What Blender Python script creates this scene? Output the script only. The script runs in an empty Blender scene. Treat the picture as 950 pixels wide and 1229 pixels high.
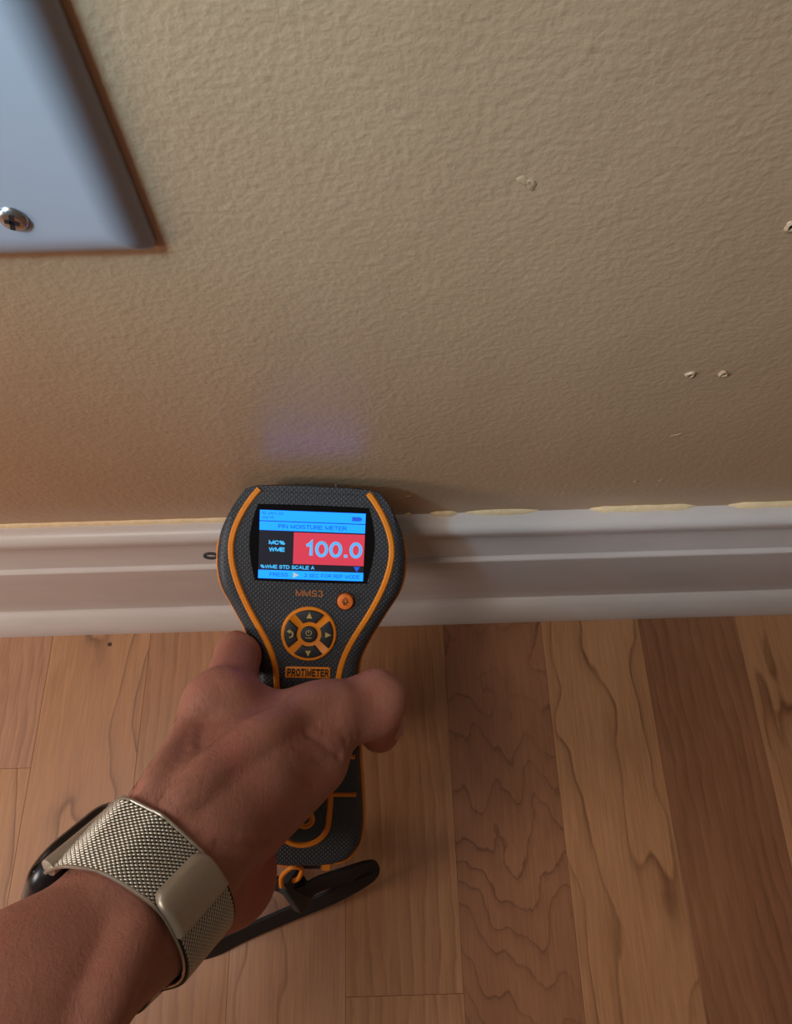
import bpy, bmesh, math, random
import numpy as np
from mathutils import Matrix, Vector

random.seed(7)
rng = np.random.default_rng(11)
scene = bpy.context.scene
COL = scene.collection

# ------------------------------------------------------------------ camera, world, lights, exposure
cam_data = bpy.data.cameras.new('camera')
cam = bpy.data.objects.new('camera', cam_data)
COL.objects.link(cam)
cam_data.sensor_fit = 'VERTICAL'
cam_data.sensor_height = 24.0
cam_data.lens = 888.0 / 1229.0 * 24.0
cam_data.clip_start = 0.005
cam.matrix_world = Matrix(((0.999588, 0.028440, -0.003997, 0.000000),
    (-0.027463, 0.905866, -0.422673, -0.147000),
    (-0.008400, 0.422609, 0.906273, 0.422196),
    (0.000000, 0.000000, 0.000000, 1.000000)))
scene.camera = cam

world = bpy.data.worlds.new('room_ambience')
scene.world = world
world.use_nodes = True
bg = world.node_tree.nodes['Background']
bg.inputs['Color'].default_value = (1.0, 0.78, 0.60, 1)
bg.inputs['Strength'].default_value = 0.10

def area(name, loc, target, size, power, color, spread=180.0, size_y=None):
    d = bpy.data.lights.new(name, 'AREA')
    d.energy = power
    d.color = color
    d.shape = 'RECTANGLE'
    d.size = size
    d.size_y = size_y or size
    d.spread = math.radians(spread)
    o = bpy.data.objects.new(name, d)
    COL.objects.link(o)
    o.location = loc
    o.rotation_euler = (Vector(target) - Vector(loc)).to_track_quat('-Z', 'Y').to_euler()
    return o

area('left_window_light', (-0.78, -0.30, 0.40), (-0.05, -0.10, 0.05), 0.20, 2.7, (1.0, 0.90, 0.84))
area('upper_cool_beam', (-0.62, -0.42, 0.95), (-0.12, 0.0, 0.46), 0.16, 0.55, (0.42, 0.76, 1.0), 26)  # added narrow cool beam, tints the plate and upper left wall; no known source
area('ceiling_lamp_light', (-0.45, -0.22, 1.05), (-0.05, -0.1, 0.0), 0.34, 3.3, (1.0, 0.93, 0.86))

scene.view_settings.view_transform = 'Standard'
scene.view_settings.look = 'None'
scene.view_settings.gamma = 1.0
scene.view_settings.use_curve_mapping = False
scene.view_settings.exposure = 0.0

# ------------------------------------------------------------------ helpers
def srgb(r, g, b):
    f = lambda c: (c / 255 / 12.92) if c / 255 <= 0.04045 else ((c / 255 + 0.055) / 1.055) ** 2.4
    return (f(r), f(g), f(b), 1.0)

class Nodes:
    """tiny node-graph builder"""
    def __init__(self, name):
        self.m = bpy.data.materials.new(name)
        self.m.use_nodes = True
        self.t = self.m.node_tree
        self.b = self.t.nodes['Principled BSDF']
    def n(self, kind, **kw):
        nd = self.t.nodes.new(kind)
        for k, v in kw.items():
            setattr(nd, k, v)
        return nd
    def link(self, a, b):
        self.t.links.new(a, b)
    def put(self, sock, v):
        if hasattr(v, 'node'):
            self.link(v, sock)
        else:
            sock.default_value = v
    def math(self, op, a, b=None, c=None, clamp=False):
        nd = self.n('ShaderNodeMath', operation=op)
        nd.use_clamp = clamp
        self.put(nd.inputs[0], a)
        if b is not None: self.put(nd.inputs[1], b)
        if c is not None: self.put(nd.inputs[2], c)
        return nd.outputs[0]
    def coord(self, kind='Object'):
        return self.n('ShaderNodeTexCoord').outputs[kind]
    def mapping(self, v, loc=(0, 0, 0), rot=(0, 0, 0), scale=(1, 1, 1)):
        nd = self.n('ShaderNodeMapping')
        self.link(v, nd.inputs[0])
        nd.inputs['Location'].default_value = loc
        nd.inputs['Rotation'].default_value = rot
        nd.inputs['Scale'].default_value = scale
        return nd.outputs[0]
    def noise(self, v, scale, detail=3.0, rough=0.55, dist=0.0):
        nd = self.n('ShaderNodeTexNoise')
        self.link(v, nd.inputs['Vector'])
        nd.inputs['Scale'].default_value = scale
        nd.inputs['Detail'].default_value = detail
        nd.inputs['Roughness'].default_value = rough
        nd.inputs['Distortion'].default_value = dist
        return nd.outputs['Fac']
    def ramp(self, f, stops, interp='LINEAR'):
        nd = self.n('ShaderNodeValToRGB')
        self.link(f, nd.inputs[0])
        nd.color_ramp.interpolation = interp
        e = nd.color_ramp.elements
        while len(e) < len(stops): e.new(0.5)
        for el, (p, c) in zip(e, stops):
            el.position = p
            el.color = c if len(c) == 4 else (*c, 1)
        return nd.outputs[0]
    def mix(self, f, a, b, mode='MIX'):
        nd = self.n('ShaderNodeMix', data_type='RGBA', blend_type=mode)
        self.put(nd.inputs[0], f)
        self.put(nd.inputs[6], a)
        self.put(nd.inputs[7], b)
        return nd.outputs[2]
    def bump(self, h, strength, dist, normal=None):
        nd = self.n('ShaderNodeBump')
        self.link(h, nd.inputs['Height'])
        nd.inputs['Strength'].default_value = strength
        nd.inputs['Distance'].default_value = dist
        if normal is not None: self.link(normal, nd.inputs['Normal'])
        return nd.outputs[0]
    def done(self, color=None, rough=None, normal=None, metal=None, **kw):
        b = self.b.inputs
        if color is not None: self.put(b['Base Color'], color)
        if rough is not None: self.put(b['Roughness'], rough)
        if normal is not None: self.link(normal, b['Normal'])
        if metal is not None: b['Metallic'].default_value = metal
        for k, v in kw.items(): self.put(b[k], v)
        return self.m

def plain(name, rgb, rough=0.5, metal=0.0, grain=0.06, scale=300.0, bump=0.0, **kw):
    """a procedural material: base colour with fine value noise"""
    g = Nodes(name)
    v = g.coord()
    f = g.noise(v, scale, 3)
    c = srgb(*rgb)
    lo = tuple(x * (1 - grain) for x in c[:3]) + (1,)
    hi = tuple(min(1, x * (1 + grain)) for x in c[:3]) + (1,)
    col = g.ramp(f, [(0.3, lo), (0.7, hi)])
    nrm = g.bump(f, bump, 0.0004) if bump else None
    return g.done(col, rough, nrm, metal, **kw)

def glow(name, rgb, strength):
    g = Nodes(name)
    g.b.inputs['Base Color'].default_value = (0.01, 0.01, 0.01, 1)
    g.b.inputs['Roughness'].default_value = 0.3
    g.b.inputs['Emission Color'].default_value = srgb(*rgb)
    g.b.inputs['Emission Strength'].default_value = strength
    return g.m

def mesh_obj(name, verts, faces, mat, parent=None, smooth=False, matrix=None):
    me = bpy.data.meshes.new(name)
    me.from_pydata([tuple(v) for v in verts], [], [tuple(f) for f in faces])
    bm = bmesh.new()
    bm.from_mesh(me)
    bmesh.ops.recalc_face_normals(bm, faces=bm.faces)
    bm.to_mesh(me)
    bm.free()
    if smooth:
        me.polygons.foreach_set('use_smooth', [True] * len(me.polygons))
    me.update()
    o = bpy.data.objects.new(name, me)
    if mat: me.materials.append(mat)
    COL.objects.link(o)
    if parent: o.parent = parent
    if matrix is not None: o.matrix_local = matrix
    return o

def bevel(o, width, seg=2, angle=35):
    m = o.modifiers.new('bevel', 'BEVEL')
    m.width = width
    m.segments = seg
    m.limit_method = 'ANGLE'
    m.angle_limit = math.radians(angle)
    m.harden_normals = False
    return o

def smooth_by_angle(o, deg=40):
    o.data.polygons.foreach_set('use_smooth', [True] * len(o.data.polygons))
    try:
        o.data.set_sharp_from_angle(angle=math.radians(deg))
    except Exception:
        pass
    return o

def empty(name, matrix=None):
    o = bpy.data.objects.new(name, None)
    o.empty_display_size = 0.02
    COL.objects.link(o)
    if matrix is not None: o.matrix_world = matrix
    return o

def tag(o, label, cat, group=None):
    o['label'] = label
    o['category'] = cat
    if group: o['group'] = group
    return o

def prism(poly, z0, z1):
    """polygon (x, y) extruded in z, n-gon caps"""
    n = len(poly)
    v = [(x, y, z0) for x, y in poly] + [(x, y, z1) for x, y in poly]
    f = [tuple(range(n))[::-1], tuple(range(n, 2 * n))]
    f += [(i, (i + 1) % n, n + (i + 1) % n, n + i) for i in range(n)]
    return v, f

def loft(rings, cap0=True, cap1=True):
    n = len(rings[0])
    v = [p for r in rings for p in r]
    f = []
    for k in range(len(rings) - 1):
        for i in range(n):
            j = (i + 1) % n
            f.append((k * n + i, k * n + j, (k + 1) * n + j, (k + 1) * n + i))
    if cap0: f.append(tuple(range(n))[::-1])
    if cap1: f.append(tuple(range((len(rings) - 1) * n, len(rings) * n)))
    return v, f

def catmull(pts, n=8, closed=False):
    P = [np.array(p, float) for p in pts]
    m = len(P)
    out = []
    segs = m if closed else m - 1
    for i in range(segs):
        if closed:
            a, b, c, d = P[(i - 1) % m], P[i], P[(i + 1) % m], P[(i + 2) % m]
        else:
            a, b, c, d = P[max(i - 1, 0)], P[i], P[i + 1], P[min(i + 2, m - 1)]
        for k in range(n):
            t = k / n
            out.append(0.5 * ((2 * b) + (c - a) * t + (2 * a - 5 * b + 4 * c - d) * t * t + (3 * b - a - 3 * c + d) * t ** 3))
    if not closed: out.append(P[-1])
    return np.array(out)

def circle(cx, cy, r, n=32):
    return [(cx + r * math.cos(2 * math.pi * i / n), cy + r * math.sin(2 * math.pi * i / n)) for i in range(n)]

def rounded(x0, y0, x1, y1, r, n=5):
    out = []
    for cx, cy, a in ((x1 - r, y1 - r, 0), (x0 + r, y1 - r, 90), (x0 + r, y0 + r, 180), (x1 - r, y0 + r, 270)):
        for k in range(n + 1):
            t = math.radians(a + 90 * k / n)
            out.append((cx + r * math.cos(t), cy + r * math.sin(t)))
    return out

def tube(path, radius, n=10, cap=True):
    """path of 3D points, radius a number or one per point"""
    P = np.array(path, float)
    m = len(P)
    R_ = np.full(m, radius) if np.isscalar(radius) else np.array(radius)
    T = np.gradient(P, axis=0)
    T /= np.linalg.norm(T, axis=1)[:, None] + 1e-12
    up = np.array([0.13, 0.31, 0.94])
    rings = []
    for i in range(m):
        a = np.cross(T[i], up); a /= np.linalg.norm(a) + 1e-12
        b = np.cross(T[i], a)
        rings.append([tuple(P[i] + R_[i] * (a * math.cos(2 * math.pi * k / n) + b * math.sin(2 * math.pi * k / n))) for k in range(n)])
    return loft(rings, cap, cap)

def flat_strip(path, width, z0, z1, crown=0.0):
    """ribbon following a 2D path, a low rounded bar from z0 to z1"""
    P = np.array(path, float)
    T = np.gradient(P, axis=0)
    T /= np.linalg.norm(T, axis=1)[:, None]
    Nn = np.stack([-T[:, 1], T[:, 0]], 1)
    rings = []
    for p, q in zip(P, Nn):
        prof = [(-0.5, z0), (-0.5, z1 - 0.35 * (z1 - z0)), (-0.28, z1), (0.28, z1), (0.5, z1 - 0.35 * (z1 - z0)), (0.5, z0)]
        rings.append([(p[0] + q[0] * a * width, p[1] + q[1] * a * width, z) for a, z in prof])
    return loft(rings)

def _arc(cx, cy, rx, ry, a0, a1, n=10):
    return [(cx + rx * math.cos(math.radians(a0 + (a1 - a0) * k / n)), cy + ry * math.sin(math.radians(a0 + (a1 - a0) * k / n))) for k in range(n + 1)]

# sans-serif capitals and figures as centre lines in a box one unit high: (width, strokes)
GLYPHS = {
    'A': (0.74, [[(0, 0), (0.37, 1), (0.74, 0)], [(0.14, 0.34), (0.60, 0.34)]]),
    'C': (0.70, [_arc(0.37, 0.5, 0.37, 0.5, 42, 318, 16)]),
    'D': (0.70, [[(0, 0), (0, 1), (0.30, 1)] + _arc(0.30, 0.5, 0.40, 0.5, 85, -85, 12) + [(0.30, 0), (0, 0)]]),
    'E': (0.60, [[(0.60, 1), (0, 1), (0, 0), (0.60, 0)], [(0, 0.52), (0.54, 0.52)]]),
    'F': (0.58, [[(0.58, 1), (0, 1), (0, 0)], [(0, 0.50), (0.50, 0.50)]]),
    'I': (0.04, [[(0.02, 0), (0.02, 1)]]),
    'J': (0.46, [[(0.46, 1), (0.46, 0.26)] + _arc(0.23, 0.25, 0.23, 0.25, -5, -180, 8)]),
    'L': (0.54, [[(0, 1), (0, 0), (0.54, 0)]]),
    'M': (0.78, [[(0, 0), (0, 1), (0.39, 0.06), (0.78, 1), (0.78, 0)]]),
    'N': (0.68, [[(0, 0), (0, 1), (0.68, 0), (0.68, 1)]]),
    'O': (0.78, [_arc(0.39, 0.5, 0.39, 0.5, 90, 450, 22)]),
    'P': (0.60, [[(0, 0), (0, 1), (0.34, 1)] + _arc(0.34, 0.74, 0.26, 0.26, 85, -85, 8) + [(0.34, 0.48), (0, 0.48)]]),
    'R': (0.64, [[(0, 0), (0, 1), (0.36, 1)] + _arc(0.36, 0.74, 0.26, 0.26, 85, -85, 8) + [(0.36, 0.48), (0, 0.48)], [(0.36, 0.48), (0.64, 0)]]),
    'S': (0.60, [_arc(0.30, 0.745, 0.27, 0.255, 25, 245, 10) + _arc(0.30, 0.255, 0.30, 0.255, 65, -155, 10)]),
    'T': (0.64, [[(0, 1), (0.64, 1)], [(0.32, 1), (0.32, 0)]]),
    'U': (0.66, [[(0, 1), (0, 0.33)] + _arc(0.33, 0.33, 0.33, 0.33, 185, 355, 10) + [(0.66, 0.33), (0.66, 1)]]),
    'W': (1.00, [[(0, 1), (0.25, 0.03), (0.50, 0.95), (0.75, 0.03), (1.0, 1)]]),
    '%': (0.90, [[(0.22, 0), (0.68, 1)], _arc(0.18, 0.76, 0.17, 0.22, 90, 450, 12), _arc(0.72, 0.24, 0.17, 0.22, 90, 450, 12)]),
    '0': (0.54, [_arc(0.27, 0.5, 0.27, 0.5, 90, 450, 20)]),
    '1': (0.34, [[(0.0, 0.74), (0.14, 0.80), (0.27, 1.0), (0.27, 0.0)]]),
    '2': (0.54, [_arc(0.27, 0.73, 0.26, 0.27, 165, -25, 9) + [(0.40, 0.42), (0.0, 0.0), (0.54, 0.0)]]),
    '3': (0.54, [_arc(0.25, 0.76, 0.23, 0.24, 150, -80, 9) + [(0.22, 0.52)] + _arc(0.25, 0.265, 0.28, 0.265, 80, -150, 10)]),
    '5': (0.54, [[(0.50, 1), (0.10, 1), (0.04, 0.52)] + _arc(0.26, 0.32, 0.27, 0.32, 130, -150, 10)]),
    '9': (0.54, [_arc(0.27, 0.68, 0.26, 0.32, 0, 360, 14), [(0.53, 0.68)] + _arc(0.25, 0.36, 0.28, 0.36, 0, -130, 8)]),
    ':': (0.04, [[(0.02, 0.17), (0.02, 0.19)], [(0.02, 0.71), (0.02, 0.73)]]),
    '.': (0.10, [[(0.045, 0.03), (0.055, 0.03)]]),
    ' ': (0.20, []),
}

def text_mesh(body, size, weight=0.14, gap=0.24):
    """flat lettering drawn from centre lines: (verts, faces) centred on its own middle, capitals `size` high"""
    v, f = [], []
    x = 0.0
    for ch in body:
        w, strokes = GLYPHS[ch]
        for st in strokes:
            P = np.array(st, float) * (1, 1 - weight) + (0, weight / 2)
            closed = np.linalg.norm(P[0] - P[-1]) < 1e-6
            D_ = np.diff(P, axis=0)
            D_ /= np.linalg.norm(D_, axis=1)[:, None] + 1e-9
            m = len(P)
            b0 = len(v)
            for i in range(m):
                a = D_[i - 1] if i > 0 else (D_[-1] if closed else D_[0])
                b = D_[i] if i < m - 1 else (D_[0] if closed else D_[-1])
                na, nb = np.array([-a[1], a[0]]), np.array([-b[1], b[0]])
                nn = na + nb
                ln = np.linalg.norm(nn)
                nn = nb if ln < 1e-6 else nn / ln
                k_ = 1.0 / max(0.42, nn @ nb)
                e = 0.0 if closed else weight / 2
                off = a * e * (i == m - 1) - b * e * (i == 0)
                off = off * (0 if ch in 'MNWA1%' else 1)
                for sg in (-1, 1):
                    q = P[i] + off + nn * sg * weight / 2 * k_
                    v.append(((x + q[0]) * size, q[1] * size, 0.0))
            for i in range(m - 1):
                f.append((b0 + 2 * i, b0 + 2 * i + 2, b0 + 2 * i + 3, b0 + 2 * i + 1))
        x += w + gap
    v = np.array(v)
    v[:, 0] -= (v[:, 0].min() + v[:, 0].max()) / 2
    v[:, 1] -= size / 2
    return v, f

# ------------------------------------------------------------------ materials of the setting
def wall_material():
    g = Nodes('painted_drywall')
    v = g.coord()
    f = g.noise(v, 22, 4)
    col = g.ramp(f, [(0.3, srgb(175, 139, 107)), (0.7, srgb(180, 144, 112))])
    vs = g.mapping(v, scale=(1.0, 1.0, 1.25))
    a = g.noise(vs, 560, 2.0, 0.5, 0.2)
    b = g.noise(vs, 300, 1.5, 0.5, 0.1)
    big = g.noise(v, 30, 2)
    h = g.math('ADD', g.math('MULTIPLY', a, 0.55), g.math('MULTIPLY', b, 0.8))
    h = g.math('ADD', h, g.math('MULTIPLY', big, 1.6))
    return g.done(col, 0.31, g.bump(h, 0.40, 0.0007), **{'Specular IOR Level': 0.6})

def trim_material():
    g = Nodes('white_gloss_trim_paint')
    v = g.coord()
    f = g.noise(g.mapping(v, scale=(0.3, 1, 1)), 90, 3)
    col = g.ramp(f, [(0.3, srgb(204, 193, 187)), (0.7, srgb(212, 201, 195))])
    return g.done(col, 0.34, g.bump(g.noise(g.mapping(v, scale=(0.25, 1, 1)), 160, 3), 0.12, 0.0006))

def wood_material(name, light, dark, line, style, seed):
    """maple strip: parabolic growth lines, straight grain or rippled figure, in metres"""
    g = Nodes(name)
    v = g.coord()
    r = random.Random(seed)
    off = (r.uniform(-5, 5), r.uniform(-5, 5), r.uniform(-5, 5))
    vm = g.mapping(v, loc=off)
    sep = g.n('ShaderNodeSeparateXYZ')
    g.link(v, sep.inputs[0])
    x, y = sep.outputs[0], sep.outputs[1]
    warp = g.noise(g.mapping(vm, scale=(1, 0.42, 1)), 21, 2.4, 0.5, 0.3)
    wig = g.noise(g.mapping(vm, scale=(1, 0.5, 1)), 95, 3, 0.6)
    if style == 'cathedral':
        cx = r.uniform(-0.012, 0.012)
        dx = g.math('SUBTRACT', x, cx)
        para = g.math('MULTIPLY', g.math('MULTIPLY', dx, dx), r.choice((-1, 1)) * 1500.0)
        f = g.math('ADD', para, g.math('MULTIPLY', y, 6.0))
        f = g.math('ADD', f, g.math('MULTIPLY', warp, 4.2))
        f = g.math('ADD', f, g.math('MULTIPLY', wig, 0.16))
    elif style == 'curly':
        f = g.math('ADD', g.math('MULTIPLY', y, 46.0), g.math('MULTIPLY', warp, 9.0))
        f = g.math('ADD', f, g.math('MULTIPLY', wig, 0.9))
    else:
        f = g.math('ADD', g.math('MULTIPLY', x, 150.0), g.math('MULTIPLY', y, r.uniform(-9, 9)))
        f = g.math('ADD', f, g.math('MULTIPLY', warp, 3.0))
        f = g.math('ADD', f, g.math('MULTIPLY', wig, 0.7))
    fr = g.math('FRACT', g.math('ADD', f, r.uniform(0, 9)))
    if style == 'straight':
        ln = g.ramp(fr, [(0.0, (0.0,) * 3), (0.55, (0.28,) * 3), (0.85, (0.55,) * 3), (1.0, (0.0,) * 3)])
    else:
        ln = g.ramp(fr, [(0.0, (0.0,) * 3), (0.60, (0.05,) * 3), (0.86, (0.32,) * 3), (0.955, (1.0,) * 3), (1.0, (0.1,) * 3)])
    thin = g.noise(g.mapping(vm, scale=(1, 0.3, 1)), 40, 2)
    ln = g.math('MULTIPLY', ln, g.ramp(thin, [(0.3, (0.25,) * 3), (0.65, (1.0,) * 3)]))
    cloud = g.noise(g.mapping(vm, scale=(1, 0.35, 1)), 26, 3, 0.55, 0.4)
    fib = g.noise(g.mapping(vm, scale=(1, 0.045, 1)), 900, 3, 0.6)
    base = g.mix(g.ramp(cloud, [(0.34, (0, 0, 0)), (0.66, (1, 1, 1))]), srgb(*light), srgb(*dark))
    base = g.mix(g.math('MULTIPLY', ln, 0.9), base, srgb(*line))
    base = g.mix(0.16, base, g.ramp(fib, [(0.3, (0.12,) * 3), (0.7, (0.9,) * 3)]), 'OVERLAY')
    rough = g.ramp(fib, [(0.2, (0.34,) * 3), (0.8, (0.46,) * 3)])
    return g.done(base, rough, g.bump(fib, 0.06, 0.0004), **{'Specular IOR Level': 0.4})

M_WALL = wall_material()
M_TRIM = trim_material()
M_CAULK = plain('cream_caulk', (232, 202, 158), 0.5, 0, 0.08, 400, 0.3)
M_GAP = plain('dark_floor_joint', (74, 47, 32), 0.8)

# ------------------------------------------------------------------ wall, floor, baseboard
wall = mesh_obj('wall_back', *prism([(-1.6, 0.0), (1.6, 0.0), (1.6, 0.08), (-1.6, 0.08)], 0.0, 2.2), M_WALL)
wall['kind'] = 'structure'

# small nail holes with a raised paint rim, blemishes
def crater(name, x, z, rx, rz, tilt=0.0, rim=0.0009, pit=True):
    rings = []
    prof = [(1.75, 0.0001), (1.35, -rim * 0.75), (1.0, -rim), (0.72, -rim * 0.5), (0.5, -0.00012)] if pit else \
           [(1.3, 0.0001), (1.0, -rim * 0.5), (0.6, -rim * 0.9), (0.3, -rim)]
    for s, d in prof:
        ring = []
        for k in range(16):
            t = 2 * math.pi * k / 16
            wob = 1 + 0.18 * math.sin(3 * t + x * 900)
            a, b = rx * s * wob * math.cos(t), rz * s * wob * math.sin(t)
            ring.append((x + a * math.cos(tilt) - b * math.sin(tilt), d, z + a * math.sin(tilt) + b * math.cos(tilt)))
        rings.append(ring)
    return mesh_obj(name, *loft(rings, False, not pit), M_WALL, wall, True)

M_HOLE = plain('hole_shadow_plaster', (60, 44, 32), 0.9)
for x, z, r in [(0.103, 0.2118, 0.0011), (0.1144, 0.2118, 0.0011), (0.1065, 0.2773, 0.0012)]:
    crater('nail_hole', x, z, r, r * 0.9)
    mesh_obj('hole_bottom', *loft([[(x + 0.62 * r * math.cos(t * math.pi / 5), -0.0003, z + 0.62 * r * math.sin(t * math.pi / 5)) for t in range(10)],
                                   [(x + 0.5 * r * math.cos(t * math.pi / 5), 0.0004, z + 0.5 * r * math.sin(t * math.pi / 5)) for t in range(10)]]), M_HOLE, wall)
for x, z, rx, rz, tl in [(0.0337, 0.2939, 0.0018, 0.001, 2.4), (0.0355, 0.2929, 0.002, 0.0011, 2.3), (0.1121, 0.1711, 0.0022, 0.0007, 0.5), (0.1074, 0.1316, 0.0011, 0.0009, 0), (0.1183, 0.1317, 0.0011, 0.0009, 0.3), (0.0075, 0.123, 0.0014, 0.001, 0.2)]:
    crater('paint_bump', x, z, rx, rz, tl, 0.00025, False)

floor = mesh_obj('floor', *prism([(-1.6, -1.6), (1.6, -1.6), (1.6, 0.0), (-1.6, 0.0)], -0.03, -0.0016),
                 wood_material('wood_beyond', (176, 128, 92), (160, 112, 78), (120, 78, 52), 'straight', 99))
floor['kind'] = 'structure'

W_STRIP = 0.05715
X4 = 0.02756
LIGHT_T = ((178, 130, 92), (168, 120, 83), (104, 65, 42))
MID_T = ((175, 126, 89), (162, 114, 78), (118, 76, 50))
PINK_T = ((184, 137, 105), (168, 121, 91), (122, 82, 58))
DARK_T = ((152, 104, 74), (136, 90, 63), (98, 62, 42))
# per strip index k (seam k to k+1): list of (y_far, y_near, palette, style)
STRIPS = {
    -1: [(0, -0.0975, PINK_T, 'straight'), (-0.0975, -0.9, LIGHT_T, 'cathedral')],
    0: [(0, -0.36, LIGHT_T, 'cathedral'), (-0.36, -0.9, LIGHT_T, 'cathedral')],
    1: [(0, -0.33, MID_T, 'straight'), (-0.33, -0.9, PINK_T, 'cathedral')],
    2: [(0, -0.40, PINK_T, 'cathedral'), (-0.40, -0.9, MID_T, 'straight')],
    3: [(0, -0.2075, MID_T, 'straight'), (-0.2075, -0.9, MID_T, 'straight')],
    4: [(0, -0.45, DARK_T, 'curly'), (-0.45, -0.9, LIGHT_T, 'straight')],
    5: [(0, -0.52, LIGHT_T, 'cathedral'), (-0.52, -0.9, MID_T, 'straight')],
    6: [(0, -0.48, DARK_T, 'straight'), (-0.48, -0.9, MID_T, 'cathedral')],
    7: [(0, -0.37, LIGHT_T, 'cathedral'), (-0.37, -0.9, MID_T, 'straight')],
}
r9 = random.Random(5)
for k in range(-9, 15):
    if k not in STRIPS:
        c = r9.uniform(-0.15, -0.6)
        STRIPS[k] = [(0, c, r9.choice((LIGHT_T, MID_T, PINK_T)), r9.choice(('cathedral', 'straight'))),
                     (c, -0.9, r9.choice((LIGHT_T, MID_T, PINK_T)), r9.choice(('cathedral', 'straight')))]
for k in sorted(STRIPS):
    for i, (ya, yb, pal, style) in enumerate(STRIPS[k]):
        g = 0.00005
        x0, x1 = X4 + (k - 4) * W_STRIP + g, X4 + (k - 3) * W_STRIP - g
        ya2, yb2 = ya - g, yb + g
        cx, cy = (x0 + x1) / 2, (ya2 + yb2) / 2
        v, f = prism([(x0 - cx, yb2 - cy), (x1 - cx, yb2 - cy), (x1 - cx, ya2 - cy), (x0 - cx, ya2 - cy)], -0.0016, 0.0)
        o = mesh_obj('floor_strip', v, f, wood_material('maple_%d_%d' % (k + 9, i), *pal, style, 40 + k * 3 + i), floor,
                     matrix=Matrix.Translation((cx, cy, 0)))
        bevel(o, 0.00012, 1)
mesh_obj('knot', *loft([[(-0.1672 + a * math.cos(t * 0.7), -0.0300 + b * math.sin(t * 0.7), z) for t in range(9)]
                        for a, b, z in ((0.0017, 0.0015, -0.0002), (0.0013, 0.0012, 0.00008), (0.0003, 0.0003, 0.0001))]), M_GAP, floor)

def profile_run(name, prof, x0, x1, mat, parent=None, n=2):
    """profile (distance from wall, height) swept along the wall"""
    rings = [[(x, -t, z) for t, z in prof] for x in np.linspace(x0, x1, n)]
    v, f = loft(rings)
    o = mesh_obj(name, v, f, mat, parent)
    smooth_by_angle(o, 28)
    return o

def arc(cx, cy, r, a0, a1, n=6):
    return [(cx + r * math.cos(math.radians(a0 + (a1 - a0) * i / n)), cy + r * math.sin(math.radians(a0 + (a1 - a0) * i / n))) for i in range(n + 1)]

base_prof = [(0.0, 0.0), (0.0, 0.1040), (0.003, 0.1046)] + arc(0.0048, 0.0998, 0.0048, 90, 0, 6) + \
    [(0.0094, 0.0965), (0.0086, 0.0940), (0.0078, 0.0928)] + \
    [(0.0079, 0.0912), (0.0083, 0.0880), (0.0090, 0.0840), (0.0099, 0.0800), (0.0108, 0.0768)] + \
    [(0.0110, 0.0757), (0.0107, 0.0750)] + [(0.0128, 0.0748), (0.0135, 0.0742), (0.0137, 0.0730), (0.0137, 0.0)]
bb = profile_run('baseboard_back', base_prof, -1.6, 1.6, M_TRIM)
bb['kind'] = 'structure'
shoe_prof = [(0.0137, 0.0), (0.0137, 0.0158), (0.0150, 0.0160), (0.0168, 0.0150), (0.0186, 0.0131), (0.0203, 0.0106), (0.0218, 0.0078), (0.0230, 0.0047), (0.0238, 0.0018), (0.0240, 0.0)]
shoe = profile_run('trim_1', shoe_prof, -1.6, 1.6, M_TRIM)
shoe['kind'] = 'structure'
# caulk beads on top of the baseboard; bare gaps between them
for x0, x1, w in [(-0.9, -0.062, 0.0014), (0.0057, 0.0088, 0.0015), (0.0177, 0.0306, 0.0017), (0.0345, 0.0687, 0.0018), (0.093, 0.1431, 0.002), (0.159, 0.1958, 0.002), (0.212, 0.4, 0.002), (0.42, 0.8, 0.0018)]:
    n = max(5, int((x1 - x0) / 0.006))
    rings = []
    for i in range(n + 1):
        t = i / n
        e = min(1.0, min(t, 1 - t) * (x1 - x0) / 0.0022 + 0.15)
        j = w * e * (1 + 0.12 * math.sin(i * 2.1 + x0 * 70))
        xx = x0 + (x1 - x0) * t
        rings.append([(xx, 0.0, 0.1030), (xx, 0.0, 0.1046 + 1.15 * j), (xx, -0.45 * j, 0.1046 + 0.95 * j), (xx, -0.95 * j, 0.1046 + 0.4 * j), (xx, -1.1 * j, 0.1040)])
    o = mesh_obj('caulk_bead', *loft(rings), M_CAULK, bb)
    smooth_by_angle(o, 60)

# ------------------------------------------------------------------ wall plate
M_PLATE = plain('smooth_white_plastic', (166, 166, 174), 0.38, 0, 0.02, 60)
M_STEEL = plain('screw_steel', (190, 190, 190), 0.28, 1.0)
M_DARK = plain('dark_slot', (20, 20, 22), 0.6)
plate = empty('wall_plate', Matrix.Translation((-0.0945, 0.0, 0.33393)))
tag(plate, 'white plastic wall plate with one screw on the beige wall, upper left', 'wall plate')
hw, hh, th = 0.035, 0.0572, 0.0062
rings = []
for ins, d in ((0, 0.0), (0, 0.0012), (0.0006, 0.0022), (0.0030, 0.0044), (0.0058, 0.0057), (0.0085, th), (0.010, th)):
    rings.append([(x, -d, y) for x, y in rounded(-hw + ins, -hh + ins, hw - ins, hh - ins, max(0.0022 - ins * 0.2, 0.0008), 4)])
o = mesh_obj('plate_face', *loft(rings), M_PLATE, plate)
smooth_by_angle(o, 50)
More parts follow.
